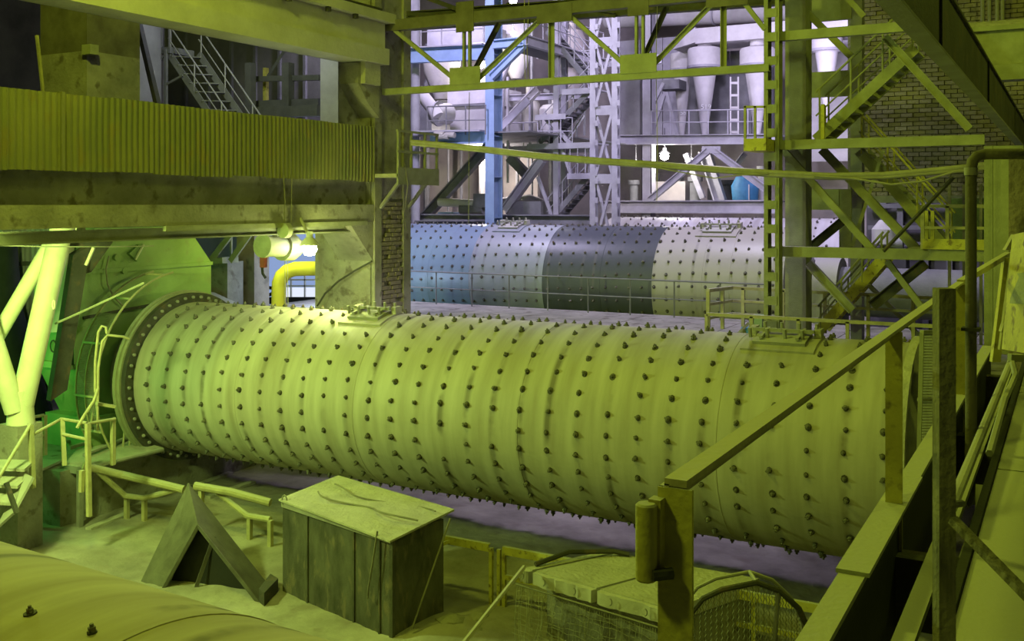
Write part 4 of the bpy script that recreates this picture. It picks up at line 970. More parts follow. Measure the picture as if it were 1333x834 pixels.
for px, lab in ((1279, 'leftmost of four conduits above the dusty cross beam'), (1288, 'second conduit from the left above the dusty cross beam'), (1298, 'third conduit from the left above the dusty cross beam'), (1305, 'rightmost of four conduits above the dusty cross beam')):
    tag(build('wall_conduit', MB().tube([aty(px, -20, 24.2), aty(px, 30, 24.2)], 0.04, 8), 'steel'), lab, 'conduit', 'conduits on the brick wall')

# ================================================================== roof truss and laced column in the column row
YT = 18.8
def T(px, py): return aty(px, py, YT)
zbt = H + 2.50; ztt = H + 3.97
def TX(px, z): d = ray(px, 100); x = d.x * (YT / d.y); return V((x, YT, z))
t = thing('roof_truss', 'green lattice truss spanning the top from the concrete column to the laced post', 'truss', tuple(TX(533, zbt)))
build('bottom_chord', MB().channel(TX(500, zbt), TX(1002, zbt), 0.16, 0.14, 0.02), 'green_steel', t)
build('top_chord', MB().channel(TX(500, ztt), TX(1040, ztt), 0.18, 0.24, 0.02), 'steel_brown_shaded', t)  # upper truss parts take a darker colour in place of shade
nodes_b = (608, 833); nodes_t = (500, 724, 948)
def strut(nm, a, b, w, dbl=False, m='green_steel'):
    if dbl:
        for o in (-0.07, 0.07): build(nm, MB().bar(V(a) + V((0, 0, 0)) + V((o, 0, 0)), V(b) + V((o, 0, 0)), 0.05, 0.08), m, t)
    else: build(nm, MB().angle(a, b, w, 0.014), m, t)
for px in nodes_b:
    build('gusset_plate', MB().box((TX(px, 0).x - 0.38, YT - 0.1, zbt + 0.05), (TX(px, 0).x + 0.38, YT - 0.08, zbt + 0.42)), 'green_steel', t)
    strut('vertical', TX(px, zbt + 0.2), TX(px, ztt), 0.08, True)
    build('hub_plate', MB().box((TX(px, 0).x - 0.22, YT - 0.1, ztt - 0.30), (TX(px, 0).x + 0.22, YT - 0.08, ztt + 0.35)), 'steel_brown_shaded', t)
for px in nodes_t[1:]:
    build('gusset_plate', MB().box((TX(px, 0).x - 0.40, YT - 0.1, ztt - 0.28), (TX(px, 0).x + 0.40, YT - 0.08, ztt + 0.1)), 'steel_brown_shaded', t)
    strut('vertical', TX(px - 6, zbt), TX(px - 6, ztt), 0.09)
for a, b in ((500, 608), (724, 608), (724, 833), (948, 833), (948, 1010)):
    za = ztt - 0.1; zb_ = zbt + 0.15 if b != 1010 else zbt + 0.7
    strut('diagonal', TX(a + (14 if b > a else -14), za), TX(b - (14 if b > a else -14), zb_), 0.078)
# second, darker truss plane and horizontal bracing behind
t2 = thing('bracing_truss', 'dark horizontal bracing girders behind the green lattice truss', 'truss', tuple(aty(533, 30, 20.8)))
def T2(px, py, y=20.8): return aty(px, py, y)
build('chord', MB().ibeam(T2(500, 36), T2(1040, -2), 0.2, 0.22, 0.025), 'steel_dark', t2)
build('chord', MB().ibeam(T2(500, 22, 19.8), T2(1040, -16, 19.8), 0.16, 0.16, 0.02), 'steel_dark', t2)
for (a, b) in (((540, -8), (612, 18)), ((500, 17), (610, 22)), ((612, 22), (740, 8)), ((690, 28), (612, 18)), ((690, 28), (724, 15)), ((800, 20), (730, 10)), ((800, 20), (880, 4)), ((870, 4), (840, 72)), ((650, 30), (620, 88)), ((660, 6), (690, 27))):
    build('brace', MB().angle(T2(*a, 19.6 + 0.3 * random.random()), T2(*b, 19.6 + 0.3 * random.random()), 0.09, 0.014), 'steel_dark', t2)
wire('hanging_rope', 'thin rope hanging through the truss above the blue bracket', [aty(683, -10, 19.5), aty(682, 60, 19.5), aty(684, 108, 19.5)], 0.01, 'rail')
wire('hanging_rope', 'second thin rope hanging beside the first in the truss', [aty(689, -10, 19.6), aty(686, 60, 19.6), aty(688, 108, 19.6)], 0.01, 'rail')
wire('hanging_rope', 'thin rope hanging down past the lamp in the rear bay', [aty(856, -10, 19.6), aty(854, 80, 19.6), aty(856, 200, 19.6), aty(855, 262, 19.6)], 0.008, 'rail')
wire('hanging_rope', 'long thin rope hanging left of the blue column', [aty(611, 120, 19.9), aty(610, 290, 19.9)], 0.009, 'wire')

# laced steel post with the open battens
cxl, cxr = TX(997.5, 0).x, TX(1012, 0).x
t = thing('laced_post', 'slim green laced steel post with evenly spaced batten plates', 'column', (cxl, YT, 0))
for x in (cxl, cxr):
    build('chord', MB().channel((x, YT + 0.1, 0), (x, YT + 0.1, 17), 0.075, 0.26, 0.012, up=(0, 1, 0)), 'green_steel', t)
for k in range(44):
    z = H - 5.8 + k * 0.44 - 0.02
    if 0.2 < z < 16.8: build('batten', MB().box((cxl, YT - 0.045, z), (cxr, YT - 0.03, z + 0.16)), 'green_steel', t)
# broad column behind
a, b = aty(1022, 0, 19.6).x, aty(1049, 0, 19.6).x
t = thing('steel_column', 'broad green box column just right of the laced post', 'column', ((a + b) / 2, 19.8, 0))
build('web', MB().box((a, 19.6, 0), (b, 19.62, 17)), 'steel', t)
build('flange', MB().box((a, 19.62, 0), (a + 0.02, 20.1, 17)), 'green_steel', t)
build('flange', MB().box((b - 0.02, 19.62, 0), (b, 20.1, 17)), 'green_steel', t)
a2, b2 = aty(1107, 0, 21.5).x, aty(1122, 0, 21.5).x
t = thing('steel_column', 'narrower dusty column carrying the brick wall edge', 'column', ((a2 + b2) / 2, 21.7, 0))
build('web', MB().box((a2, 21.5, 0), (b2, 21.52, 17)), 'steel', t)
build('flange', MB().box((a2, 21.52, 0), (a2 + 0.02, 21.8, 17)), 'steel', t)
build('flange', MB().box((b2 - 0.02, 21.52, 0), (b2, 21.8, 17)), 'steel', t)

# platform beams of the stair tower, level by level
def level_beam(label, px0, px1, py, y, w, h, m='green_steel', cat='beam'):
    z = zy(py, (px0 + px1) / 2, y); t = thing('platform_beam', label, cat, (aty(px0, py, y).x, y, z))
    build('beam', MB().channel((aty(px0, py, y).x, y, z), (aty(px1, py, y).x, y, z), w, h, 0.02), m, t)
    return t, z
t, zA = level_beam('top cross beam of the stair tower under the dark girder', 1004, 1200, 41, 19.0, 0.14, 0.17)
t, zB = level_beam('middle platform beam of the stair tower at the laced post', 972, 1282, 186, 19.0, 0.16, 0.17)
build('deck_plate', MB().box((aty(1015, 0, 19).x, 19.08, zB + 0.06), (aty(1120, 0, 19).x, 20.6, zB + 0.10)), 'steel', t)
t, zC = level_beam('lower platform beam of the stair tower above the grey trunnion pipe', 1004, 1300, 330, 19.2, 0.16, 0.19)
build('deck_plate', MB().box((aty(1180, 0, 19.2).x, 19.28, zC + 0.06), (aty(1300, 0, 19.2).x, 21.0, zC + 0.10)), 'green_steel', t)
yel = build('yellow_toe_board', MB().box((aty(1201, 0, 19.1).x, 19.08, zC + 0.10), (aty(1300, 0, 19.1).x, 19.11, zC + 0.28)), 'yellow', t)
t = thing('platform_box', 'small bright yellow landing box left of the laced post', 'landing', tuple(aty(985, 190, 18.2)))
build('box_sheet', MB().box((aty(968, 0, 18.2).x, 18.2, zy(196, 985, 18.2)), (aty(997, 0, 18.2).x, 19.0, zy(180, 985, 18.2))), 'yellow', t)
for px in (970, 983, 996): build('post', MB().bar(aty(px, 182, 18.25), aty(px, 138, 18.25), 0.04, 0.04), 'rail', t)
build('rail', MB().bar(aty(969, 139, 18.25), aty(997, 139, 18.25), 0.04, 0.04), 'rail', t)
t = thing('girder_panel', 'deep green plate girders between the two columns of the stair tower', 'girder', tuple(aty(1075, 120, 21)))
build('plate', MB().box((aty(1047, 0, 21).x, 21.0, zy(126, 1075, 21)), (aty(1108, 0, 21).x, 21.1, zy(93, 1075, 21))), 'green_steel', t)
build('plate', MB().box((aty(1047, 0, 21).x, 21.0, zy(273, 1075, 21)), (aty(1092, 0, 21).x, 21.1, zy(246, 1075, 21))), 'green_steel', t)
build('plate', MB().box((aty(1047, 0, 21).x, 21.0, zy(27, 1075, 21)), (aty(1108, 0, 21).x, 21.1, zy(-20, 1075, 21))), 'green_steel', t)
build('plate', MB().box((aty(1092, 0, 21).x, 21.02, zy(330, 1075, 21)), (aty(1108, 0, 21).x, 21.1, zy(246, 1075, 21))), 'green_steel', t)
def tower(a, y=19.5): return aty(a[0], a[1], y)
frame('tower_bracing', 'crossed angle-iron braces of the stair tower below the middle beam', 'bracing',
      [('brace', 'a', tower((1020, 196)), tower((1140, 330)), 0.12, 0), ('brace', 'a', tower((1070, 195), 20.2), tower((1200, 332), 20.2), 0.15, 0),
       ('brace', 'i', tower((1050, 326), 20.6), tower((1100, 285), 20.6), 0.12, 0.16, 'steel_dark'), ('brace', 'a', tower((1110, 320), 20.2), tower((1150, 196), 20.2), 0.06, 0)], 'green_steel')
frame('tower_bracing', 'crossed braces of the stair tower under the lower beam', 'bracing',
      [('brace', 'i', tower((1052, 342)), tower((1110, 404)), 0.12, 0.16), ('brace', 'i', tower((1205, 342), 20.0), tower((1135, 398), 20.0), 0.12, 0.2, 'steel_dark'),
       ('brace', 'a', tower((1155, 340)), tower((1200, 400)), 0.1, 0), ('brace', 'a', tower((1120, 360), 21), tower((1200, 440), 21), 0.08, 0)], 'green_steel')
frame('tower_bracing', 'slanting braces of the stair tower above the middle beam', 'bracing',
      [('brace', 'a', tower((1046, 12), 20), tower((1108, 74), 20), 0.12, 0), ('brace', 'i', tower((1152, 48), 19.4), tower((1262, 168), 19.4), 0.1, 0.14), ('brace', 'a', tower((1100, -6), 20), tower((1125, 22), 20), 0.1, 0)], 'green_steel')
# stairs of the tower
stair('tower_stair', 'upper green steel stair climbing right towards the dark girder', aty(1062, 182, 19.6), aty(1192, 62, 19.6), (0, 0.8, 0), 11, 'green_steel', 0.9, rail_mat='green_steel')
stair('tower_stair', 'middle green steel stair with yellow handrails descending right', aty(1238, 330, 20.6), aty(1118, 196, 20.6), (0, 0.8, 0), 11, 'green_steel', 0.75, rail_mat='yellow')
stair('tower_stair', 'lower yellow steel stair descending left below the lower beam', aty(1065, 432, 20.3), aty(1150, 336, 20.3), (0, 0.7, 0), 9, 'yellow', 0.5, rail_mat='green_steel')
wire('slant_pipe', 'thin dark pipe slanting up past the middle stair', [aty(1150, 327, 18.6), aty(1241, 231, 18.6)], 0.035, 'steel_dark', 'pipe')
railing('tower_railing', 'yellow-green railing on the lower tower platform before the dark room', [aty(1201, 324, 19.15), aty(1300, 326, 19.15)], 0.75, 4, 'rail', 0.03, 1, square=True)
railing('tower_railing', 'short yellow railing at the head of the upper tower stair', [aty(1071, 182, 19.05), aty(1073, 182, 20.0)], 0.62, 2, 'yellow', 0.03, 1, square=True)
for i, px in enumerate((1214, 1206)): tag(build('yellow_bollard', MB().bar(aty(px, 322, 19.6), aty(px, 274, 19.6), 0.06, 0.06), 'yellow'), ('yellow upright left in the tower opening', 'yellow upright right of its twin in the tower opening')[1 - i], 'post')
# low gallery railings between the two mills on the right
railing('gallery_railing', 'yellow square-tube railing enclosing the gallery behind the mill hatch', [aty(922, 432, 19.2), aty(953, 425, 20.6), aty(1250, 446, 20.6)], 0.8, 8, 'rail', 0.032, 2, square=True)
railing('gallery_railing', 'second lower yellow railing behind the right mill hatch', [V((aty(920, 0, 18.6).x, 18.6, H - 2.87)), V((aty(1240, 0, 18.6).x, 18.6, H - 2.87))], 0.8, 6, 'rail', 0.03, 1, square=True)
# far lintel and dark room under the brick wall
t = thing('lintel_beam', 'dark sooty lintel beam under the brick wall', 'beam', (bx0, YW, wall_z0 - 0.3))
build('beam', MB().box((bx0, YW - 0.05, wall_z0 - 0.16), (9, YW + 0.5, wall_z0)), 'steel', t)
t = thing('dark_backdrop', 'dark backdrop added in the room below the brick wall', 'partition', tuple(V((aty(1190, 0, 31).x, 31, 0))))  # backdrop added to darken the bright void below the wall
build('wall_sheet', MB().box((aty(1128, 0, 31).x, 31, 0), (9, 31.2, H + 2.5)), 'wall_dark', t)
for px in (1150, 1172, 1205, 1236): build('wall_post', MB().bar(V((aty(px, 0, 30.9).x, 30.9, 0)), V((aty(px, 0, 30.9).x, 30.9, H + 2)), .16, .16), 'grey_mid', t)
for py in (268, 296, 318): build('wall_rail', MB().bar(aty(1130, py, 30.8), aty(1300, py, 30.8), .1, .12), 'grey_mid', t)
t = thing('small_pump', 'pale small pump glimpsed under the lower tower beam', 'pump', tuple(aty(1160, 318, 29.5)))
build('casing', MB().lathe([(.1, 0), (.35, .1), (.35, .5), (.15, .75)], 14, 'z', tuple(aty(1152, 322, 29.5))), 'white', t)
build('motor', MB().tube([aty(1156, 315, 29.5), aty(1176, 315, 29.5)], .2, 12), 'lavender', t)
build('bed', MB().box((aty(1145, 0, 29.4).x, 29.3, 0), (aty(1180, 0, 29.4).x, 30, aty(1152, 322, 29.5).z)), 'grey_dark', t)
t = thing('control_room', 'green-grey cabin behind the riser pipe under the brick wall', 'cabin', tuple(aty(1260, 330, 23)))
build('side_panel', MB().box((aty(1238, 0, 23).x, 23, zy(322, 1260, 23)), (aty(1330, 0, 23).x, 23.1, zy(258, 1260, 23))), 'casing', t)
for px in (1236, 1255, 1277, 1285): build('post', MB().bar(V((aty(px, 0, 22.9).x, 22.9, 0)), aty(px, 240, 22.9), 0.06, 0.06), 'steel', t)
for i, (px, w) in enumerate(((1287, 0.12), (1303, 0.2), (1318, 0.3))):
    tag(build('right_stanchion', MB().bar(aty(px, 460, 17.0), aty(px, 190, 17.0), w, w), 'green_steel'), ('thin green stanchion right of the riser pipe', 'medium green stanchion second from the riser pipe', 'thick green stanchion at the right edge above the rail end')[i], 'stanchion')
tag(build('brick_pier', MB().box((aty(1313, 0, 12).x, 12, 0), (aty(1420, 0, 12).x, 12.5, zy(195, 1320, 12))), 'brick'), 'rough brick pier at the right edge behind the rail end', 'pier')

# green power cable tray sagging across the hall
t = thing('cable_bundle', 'bundle of dusty cables sagging across the hall at mid height', 'cable bundle', tuple(aty(540, 184, 18.4)))
path = ((536, 184), (580, 188), (640, 194), (700, 201), (780, 208), (870, 214), (1000, 224), (1080, 228), (1150, 227), (1230, 220), (1340, 208))
build('cable', MB().tube([aty(px, py, 18.3) for px, py in path], 0.045, 10), 'cable', t)
build('cable', MB().tube([aty(px, py + 3.5, 18.3) for px, py in path], 0.035, 8), 'cable', t)
build('cable', MB().tube([aty(px, py + (2 if px < 600 else 5), 18.35) for px, py in path], 0.02, 8), 'cable', t)
wire('loose_cable', 'loose cable drooping below the cable bundle on the right', [aty(px, py, 18.25) for px, py in ((1060, 229), (1110, 232), (1160, 240), (1200, 236), (1240, 224), (1335, 214))], 0.02, 'cable')
wire('loose_cable', 'thin loose cable drooping below the bundle in the rear bay', [aty(px, py, 18.25) for px, py in ((830, 213), (870, 221), (930, 232), (960, 228), (1000, 226))], 0.012, 'cable')

# ================================================================== walkway between the two mills
t = thing('gallery_deck', 'grey dusty gallery floor between the green and the bluish mill', 'deck', (-8, 22, H - 2.95))
for i in range(8): build('deck_slab', MB().box((-20 + i * 2.6, 19.95 if i < 6 else 18.3, H - 3.05), (-17.42 + i * 2.6, 25.0, H - 2.87)), 'concrete', t)
for x in (-18, -12, -6, 0): build('support', MB().box((x, 20.5, 0), (x + 0.3, 24.5, H - 3.05)), 'concrete', t)
railing('gallery_railing', 'thin grey railing along the gallery in front of the bluish mill', [(aty(480, 400, 24.6).x, 24.6, H - 2.87), (aty(1000, 400, 24.6).x, 24.6, H - 2.87)], 0.92, 11, 'grey_mid', 0.02, 1)
# dim machinery on the gallery at the right hatch
t = thing('hydraulic_unit', 'small green and blue hydraulic unit behind the right mill hatch', 'machine', tuple(aty(985, 430, 19.8)))
build('tank', MB().box((aty(975, 0, 20).x, 20, H - 2.87), (aty(992, 0, 20).x, 20.5, zy(412, 983, 20))), 'casing', t)
build('pump', MB().tube([aty(966, 433, 20), aty(978, 433, 20)], 0.12, 12), 'blue_deep', t)
build('lever', MB().bar(aty(958, 437, 19.9), aty(975, 420, 19.9), 0.04, 0.05), 'steel', t)

# ================================================================== rear bay: column row at y = 30.3
YR = 30.3
def R1(px, py, y=YR): return aty(px, py, y)
t = thing('blue_column', 'tall blue steel column standing behind the bluish mill', 'column', tuple(V((R1(640, 0).x, YR, 0))))
xa, xb = R1(631.5, 0).x, R1(643, 0).x
build('front_flange', MB().box((xa, YR, 0), (xb, YR + 0.03, 18)), 'blue', t)
build('web', MB().box(((xa + xb) / 2 - .01, YR + .03, 0), ((xa + xb) / 2 + .01, YR + 0.57, 18)), 'blue', t)
build('rear_flange', MB().box((xa, YR + .57, 0), (xb, YR + 0.6, 18)), 'blue', t)
for k in range(12): build('stiffener', MB().box((xa, YR + .03, 1.5 + k * 1.4), (xb, YR + 0.57, 1.53 + k * 1.4)), 'blue', t)
t = thing('blue_bracket', 'blue cantilever bracket with strut on the blue column', 'bracket', tuple(R1(650, 100)))
build('arm', MB().ibeam(R1(643, 58), R1(684, 54), 0.3, 0.30, 0.03), 'blue', t)
build('strut', MB().ibeam(R1(640, 100), R1(682, 58), 0.2, 0.24, 0.03), 'blue', t)
t = thing('blue_girder', 'blue girder running left from the blue column under the top platform', 'girder', tuple(R1(545, 70)))
build('girder', MB().ibeam(R1(480, 76), R1(632, 68), 0.25, zy(60, 590, YR) - zy(79, 590, YR), 0.03), 'blue', t)
build('deck_edge', MB().bar(R1(480, 66), R1(632, 58), 0.5, 0.05), 'lavender', t)
t = thing('blue_girder', 'blue girder at mid height left of the blue column', 'girder', tuple(R1(590, 180)))
build('girder', MB().ibeam(R1(560, 180), R1(632, 179), 0.25, 0.40, 0.03), 'blue', t)
build('deck_edge', MB().bar(R1(540, 172), R1(632, 170.5), 0.8, 0.06), 'lavender', t)
build('deck_plate', MB().box((R1(500, 0).x, YR + .3, zy(172, 600, YR) - .05), (R1(632, 0).x + 1.5, YR + 9, zy(172, 600, YR))), 'grey_mid', t)
t = build('round_column', MB().lathe([(0.16, 0), (0.16, 18)], 20, 'z', (R1(541, 0, 31).x, 31, 0)), 'lavender'); tag(t, 'round pale blue column just right of the concrete column', 'column')
# cantilever platform
t = thing('rear_platform', 'upper pale platform reaching back from the blue bracket', 'platform', tuple(R1(684, 60)))
P0, P1 = R1(684, 52), V((R1(684, 52).x + 0.0, YR + 6.5, R1(684, 52).z))
build('side_beam', MB().ibeam(P0, P1, 0.2, 0.34, 0.03), 'lavender', t)
build('deck', MB().box((R1(645, 0).x, YR, P0.z - 0.14), (P0.x, YR + 6.5, P0.z - 0.08)), 'grey_dark', t)
build('end_beam', MB().ibeam(P1, V((P1.x + 2.4, P1.y, P1.z)), 0.2, 0.34, 0.03), 'lavender', t)
railing('rear_railing', 'pale railing on the upper platform above the blue bracket', [P0 + V((0, 0, .17)), P1 + V((0, 0, .17))], 1.0, 6, 'lavender', 0.025, 1)
railing('rear_railing', 'pale railing behind the truss left of the blue column', [R1(548, 60), R1(630, 56)], 1.0, 4, 'lavender', 0.025, 1)
# laced double column
xl = R1(768, 0).x; xr = R1(804, 0).x
t = thing('laced_column', 'broad lavender laced column with crossed lacing in the rear bay', 'column', (xl, YR, 0))
for x in (xl + 0.1, xr - 0.1):
    build('chord', MB().ibeam((x, YR + 0.1, 0), (x, YR + 0.1, 18), 0.2, 0.24, 0.02, up=(0, 1, 0)), 'lavender', t)
    for k in range(24): build('batten', MB().box((x + .12, YR - 0.1, 2.5 + k * 0.62), (x + 0.22, YR - 0.08, 2.68 + k * 0.62)), 'lavender', t)
for k in range(5):
    z0, z1 = 2.6 + k * 2.2, 4.8 + k * 2.2
    build('tie_plate', MB().box((xl + .1, YR, z0 - .15), (xr - .1, YR + 0.02, z0 + .15)), 'lavender', t)
    build('lacing', MB().bar((xl + .2, YR, z0 + .1), (xr - .2, YR, z1 - .1), 0.05, 0.09), 'lavender', t)
    build('lacing', MB().bar((xr - .2, YR + .06, z0 + .1), (xl + .2, YR + .06, z1 - .1), 0.05, 0.09), 'lavender', t)
# zigzag stair tower
YS = 33.0
def S(px, py, y=YS): return aty(px, py, y)
for (a, b, lab) in (((702, 186), (768, 118), 'upper rear steel stair rising right beside the laced column'), ((712, 292), (768, 226), 'lower rear steel stair rising right beside the laced column'),
                    ((768, 108), (712, 40), 'top rear stair descending right behind the truss')):
    stair('rear_stair', lab, S(*a), S(*b), (0, 0.8, 0), 11, 'grey_mid', 0.9, rail_mat='lavender')
for (py, px0, px1, lab) in ((188, 690, 775, 'rear stair landing at middle height'), (226, 742, 775, 'rear stair landing above the lower flight'), (117, 735, 775, 'rear stair landing at the top of the upper flight'), (150, 700, 740, 'small rear stair landing between two flights')):
    t = thing('stair_landing', lab, 'landing', tuple(S(px0, py)))
    build('deck', MB().box((S(px0, py).x, YS - 0.2, S(px0, py).z - .05), (S(px1, py).x, YS + 1.2, S(px0, py).z)), 'lavender', t)
    build('edge_channel', MB().channel((S(px0, py).x, YS - .2, S(px0, py).z - .1), (S(px1, py).x, YS - .2, S(px0, py).z - .1), .08, .2), 'lavender', t)
for (a, b, lab) in (((700, 188), (745, 188), 'rear landing railing at middle height'), ((742, 226), (772, 226), 'rear landing railing above the lower flight')):
    railing('rear_railing', lab, [S(*a, YS - .2), S(*b, YS - .2)], 0.95, 4, 'lavender', 0.022, 1)
frame('stair_tower_frame', 'grey bracing of the rear zigzag stair tower', 'bracing',
      [('post', 'i', V((S(725, 0).x, YS, 2)), V((S(725, 0).x, YS, 14)), .2, .2), ('post', 'i', V((S(716, 0).x, YS + 1.2, 2)), V((S(716, 0).x, YS + 1.2, 14)), .2, .2),
       ('brace', 'a', S(708, 148), S(745, 190), .12, 0), ('brace', 'a', S(730, 188), S(745, 230), .12, 0), ('brace', 'a', S(700, 230), S(722, 290), .1, 0), ('brace', 'a', S(735, 190), S(705, 150), .08, 0), ('brace', 'a', S(760, 150), S(735, 188), .08, 0)], 'lavender')
frame('rear_floor_beam', 'grey floor beams just above the top of the bluish mill', 'beam',
      [('beam', 'i', S(533, 284, 32), S(770, 286, 32), .3, .34), ('beam', 'i', S(533, 292, 31), S(640, 292, 31), .3, .3), ('beam', 'c', S(640, 268, 34), S(720, 268, 34), .2, .3)], 'grey_mid')
# room behind on the left: warm wall, diagonal beams, machinery
t = thing('rear_partition', 'beige lit partition wall low in the rear bay left of the blue column', 'partition', tuple(aty(585, 290, 40)))
build('plaster_wall', MB().box((aty(520, 0, 40).x, 40, 0), (aty(700, 0, 40).x, 40.2, zy(192, 585, 40))), 'wall_beige', t)
build('coping', MB().box((aty(520, 0, 40).x, 39.9, zy(193, 585, 40)), (aty(700, 0, 40).x, 40.3, zy(188, 585, 40))), 'grey_mid', t)
frame('diagonal_beam', 'dark diagonal beam leaning across the lit partition wall', 'beam', [('beam', 'i', aty(548, 288, 33.5), aty(640, 186, 33.5), .3, .36)], 'grey_mid')
frame('crossed_beams', 'pale crossed beams right of the blue column', 'beam', [('beam', 'i', aty(657, 274, 33), aty(705, 208, 33), .28, .32, 'lavender'), ('beam', 'a', aty(664, 205, 34), aty(690, 232, 34), .3, 0, 'grey_mid'), ('beam', 'a', aty(655, 165, 34), aty(690, 130, 34), .25, 0, 'lavender')], 'lavender')
frame('pale_props', 'white props crossing behind the truss left of the stair tower', 'beam', [('prop', 'i', aty(652, 166, 35), aty(700, 116, 35), .26, .3), ('prop', 't', aty(661, 100, 34.5), aty(661, 238, 34.5), .05, 0), ('prop', 't', aty(668, 70, 36), aty(650, 110, 36), .1, 0)], 'white')
t = thing('floor_machine', 'low machine with pale pipe on the rear floor left of the blue column', 'machine', tuple(aty(590, 285, 33)))
build('pipe', MB().tube([aty(572, 263, 33), aty(618, 265, 33)], .16, 12), 'white', t)
build('motor', MB().tube([aty(600, 272, 33), aty(630, 272, 33)], .2, 12), 'grey_mid', t)
build('base', MB().box((aty(570, 0, 33).x, 33, zy(292, 580, 33)), (aty(590, 0, 33).x, 33.6, zy(276, 580, 33))), 'blue', t)
build('frame', MB().box((aty(616, 0, 32.8).x, 32.8, zy(270, 620, 33)), (aty(632, 0, 32.8).x, 33.4, zy(252, 620, 33))), 'grey_mid', t)
build('side_tank', MB().box((aty(658, 0, 33).x, 33, zy(290, 670, 33)), (aty(704, 0, 33).x, 34, zy(262, 670, 33))), 'grey_mid', t)
# white plant on the middle platform
t = thing('filter_box', 'white square filter box with a lid rim left of the blue column', 'filter', tuple(aty(605, 172, 35)))
build('lower_body', MB().box((aty(586, 0, 35).x, 35, zy(172, 600, 30.3)), (aty(632, 0, 35).x, 38, zy(137, 605, 35))), 'white', t)
build('upper_body', MB().box((aty(579, 0, 35).x, 35.2, zy(137, 605, 35)), (aty(632, 0, 35).x, 38, zy(112, 605, 35))), 'white', t)
build('rim', MB().box((aty(578, 0, 35).x, 34.9, zy(138, 605, 35)), (aty(634, 0, 35).x, 38, zy(135.5, 605, 35))), 'grey_mid', t)
t = thing('bent_duct', 'white bent duct between the round column and the filter box', 'duct', tuple(aty(560, 160, 34)))
build('duct_run', MB().tube([aty(545, 118, 33.6), aty(562, 140, 33.6), aty(570, 152, 33.6)], .26, 14), 'white', t)
build('duct_mouth', MB().tube([aty(566, 148, 33.8), aty(584, 148, 34.5)], .42, 18), 'white', t)
build('flange', MB().tube([aty(570, 148, 33.8), aty(572, 148, 33.8)], .5, 18), 'lavender', t)
t = build('dark_bunker', MB().box((aty(500, 0, 36).x, 36, zy(172, 600, 30.3)), (aty(562, 0, 36).x, 38, zy(128, 560, 36))), 'grey_mid'); tag(t, 'dark bunker wall behind the white bent duct', 'bunker')
t = build('rear_box', MB().box((aty(556, 0, 36).x, 36, zy(60, 570, 36)), (aty(628, 0, 36).x, 38, zy(36, 570, 36))), 'lavender'); tag(t, 'lavender steel box standing on the blue girder', 'box')
t = build('stone_hopper', MB().lathe([(.3, -1.1), (.75, 0), (.8, .5)], 12, 'z', tuple(aty(575, 95, 36))), 'concrete_pale'); tag(t, 'pale tapered hopper under the blue girder', 'hopper')
tag(build('plaster_board', MB().box((aty(565, 0, 38.5).x, 38.5, zy(172, 600, 30.3)), (aty(632, 0, 38.5).x, 38.6, zy(80, 590, 38.5))), 'wall_beige'), 'beige lit board wall behind the filter box', 'wall panel')
for i, (px, py) in enumerate(((572, 175), (578, 178), (586, 176))):
    tag(build('cement_sack', MB().tube([aty(px - 6, py, 29.9), aty(px, py - .5, 29.9), aty(px + 6, py, 29.9)], .10, 8), 'dust'), ('leftmost flattened sack on the mid-height blue girder', 'middle flattened sack on the mid-height blue girder', 'rightmost flattened sack on the mid-height blue girder')[i], 'sack', 'sacks on the blue girder')
railing('rear_railing', 'grey railing on the deck in front of the filter box', [aty(556, 176, 30.1), aty(632, 175, 30.1)], 1.0, 4, 'grey_mid', 0.025, 1)

# clutter of pipework behind the stair tower
random.seed(21)
ORD = ('leftmost', 'second', 'third', 'fourth', 'fifth', 'sixth', 'seventh', 'eighth', 'ninth')
for i in range(9):
    px = 558 + i * 23 + random.uniform(-4, 4); y = random.uniform(37.2, 39.6); py1 = random.choice((20, 60, 95, 120)); r = random.choice((.05, .07, .1, .14))
    dxp = random.uniform(-30, 30)
    pts = [aty(px, 285, y), aty(px, py1 + 14, y), aty(px + dxp * .3, py1, y), aty(px + dxp, py1 - 2, y)]
    if random.random() < .4: pts = [aty(px, 285, y), aty(px, 200, y), aty(px + dxp * .5, 180, y), aty(px + dxp * .5, py1, y)]
    tag(build('pipe_run', MB().tube(pts, r, 8), random.choice(('lavender', 'grey_mid', 'white', 'grey_mid'))), ORD[i] + (' of the nine' if i == 0 else ' from the left of the nine') + ' thin pipes behind the rear stair tower', 'pipe', 'pipework behind the rear stair tower')
for (px, py, y, r, h, m, lab) in ((672, 70, 39, .75, 1.8, 'white', 'white round vessel behind the blue bracket'), (688, 168, 39, .5, 1.5, 'concrete_pale', 'pale round vessel left of the rear stair'), (745, 100, 38, .55, 2.2, 'wall_beige', 'beige tapered vessel behind the top rear stair'), (722, 168, 39.5, .7, 1.2, 'white', 'white vessel between the rear stair flights')):
    c = aty(px, py, y); t = thing('process_vessel', lab, 'vessel', tuple(c))
    build('shell', MB().lathe([(r * .3, -h * .6), (r, 0), (r, h * .7), (r * .75, h * .85), (r * .2, h * .9)], 20), m, t, local=True)
    build('nozzle', MB().lathe([(r * .22, h * .85), (r * .22, h * 1.2)], 10), m, t, local=True)
    for a in (0, 2.1, 4.2): build('leg', MB().bar((r * math.cos(a), r * math.sin(a), 0), (r * math.cos(a), r * math.sin(a), -h * 1.1), .08, .08), 'grey_mid', t, local=True)
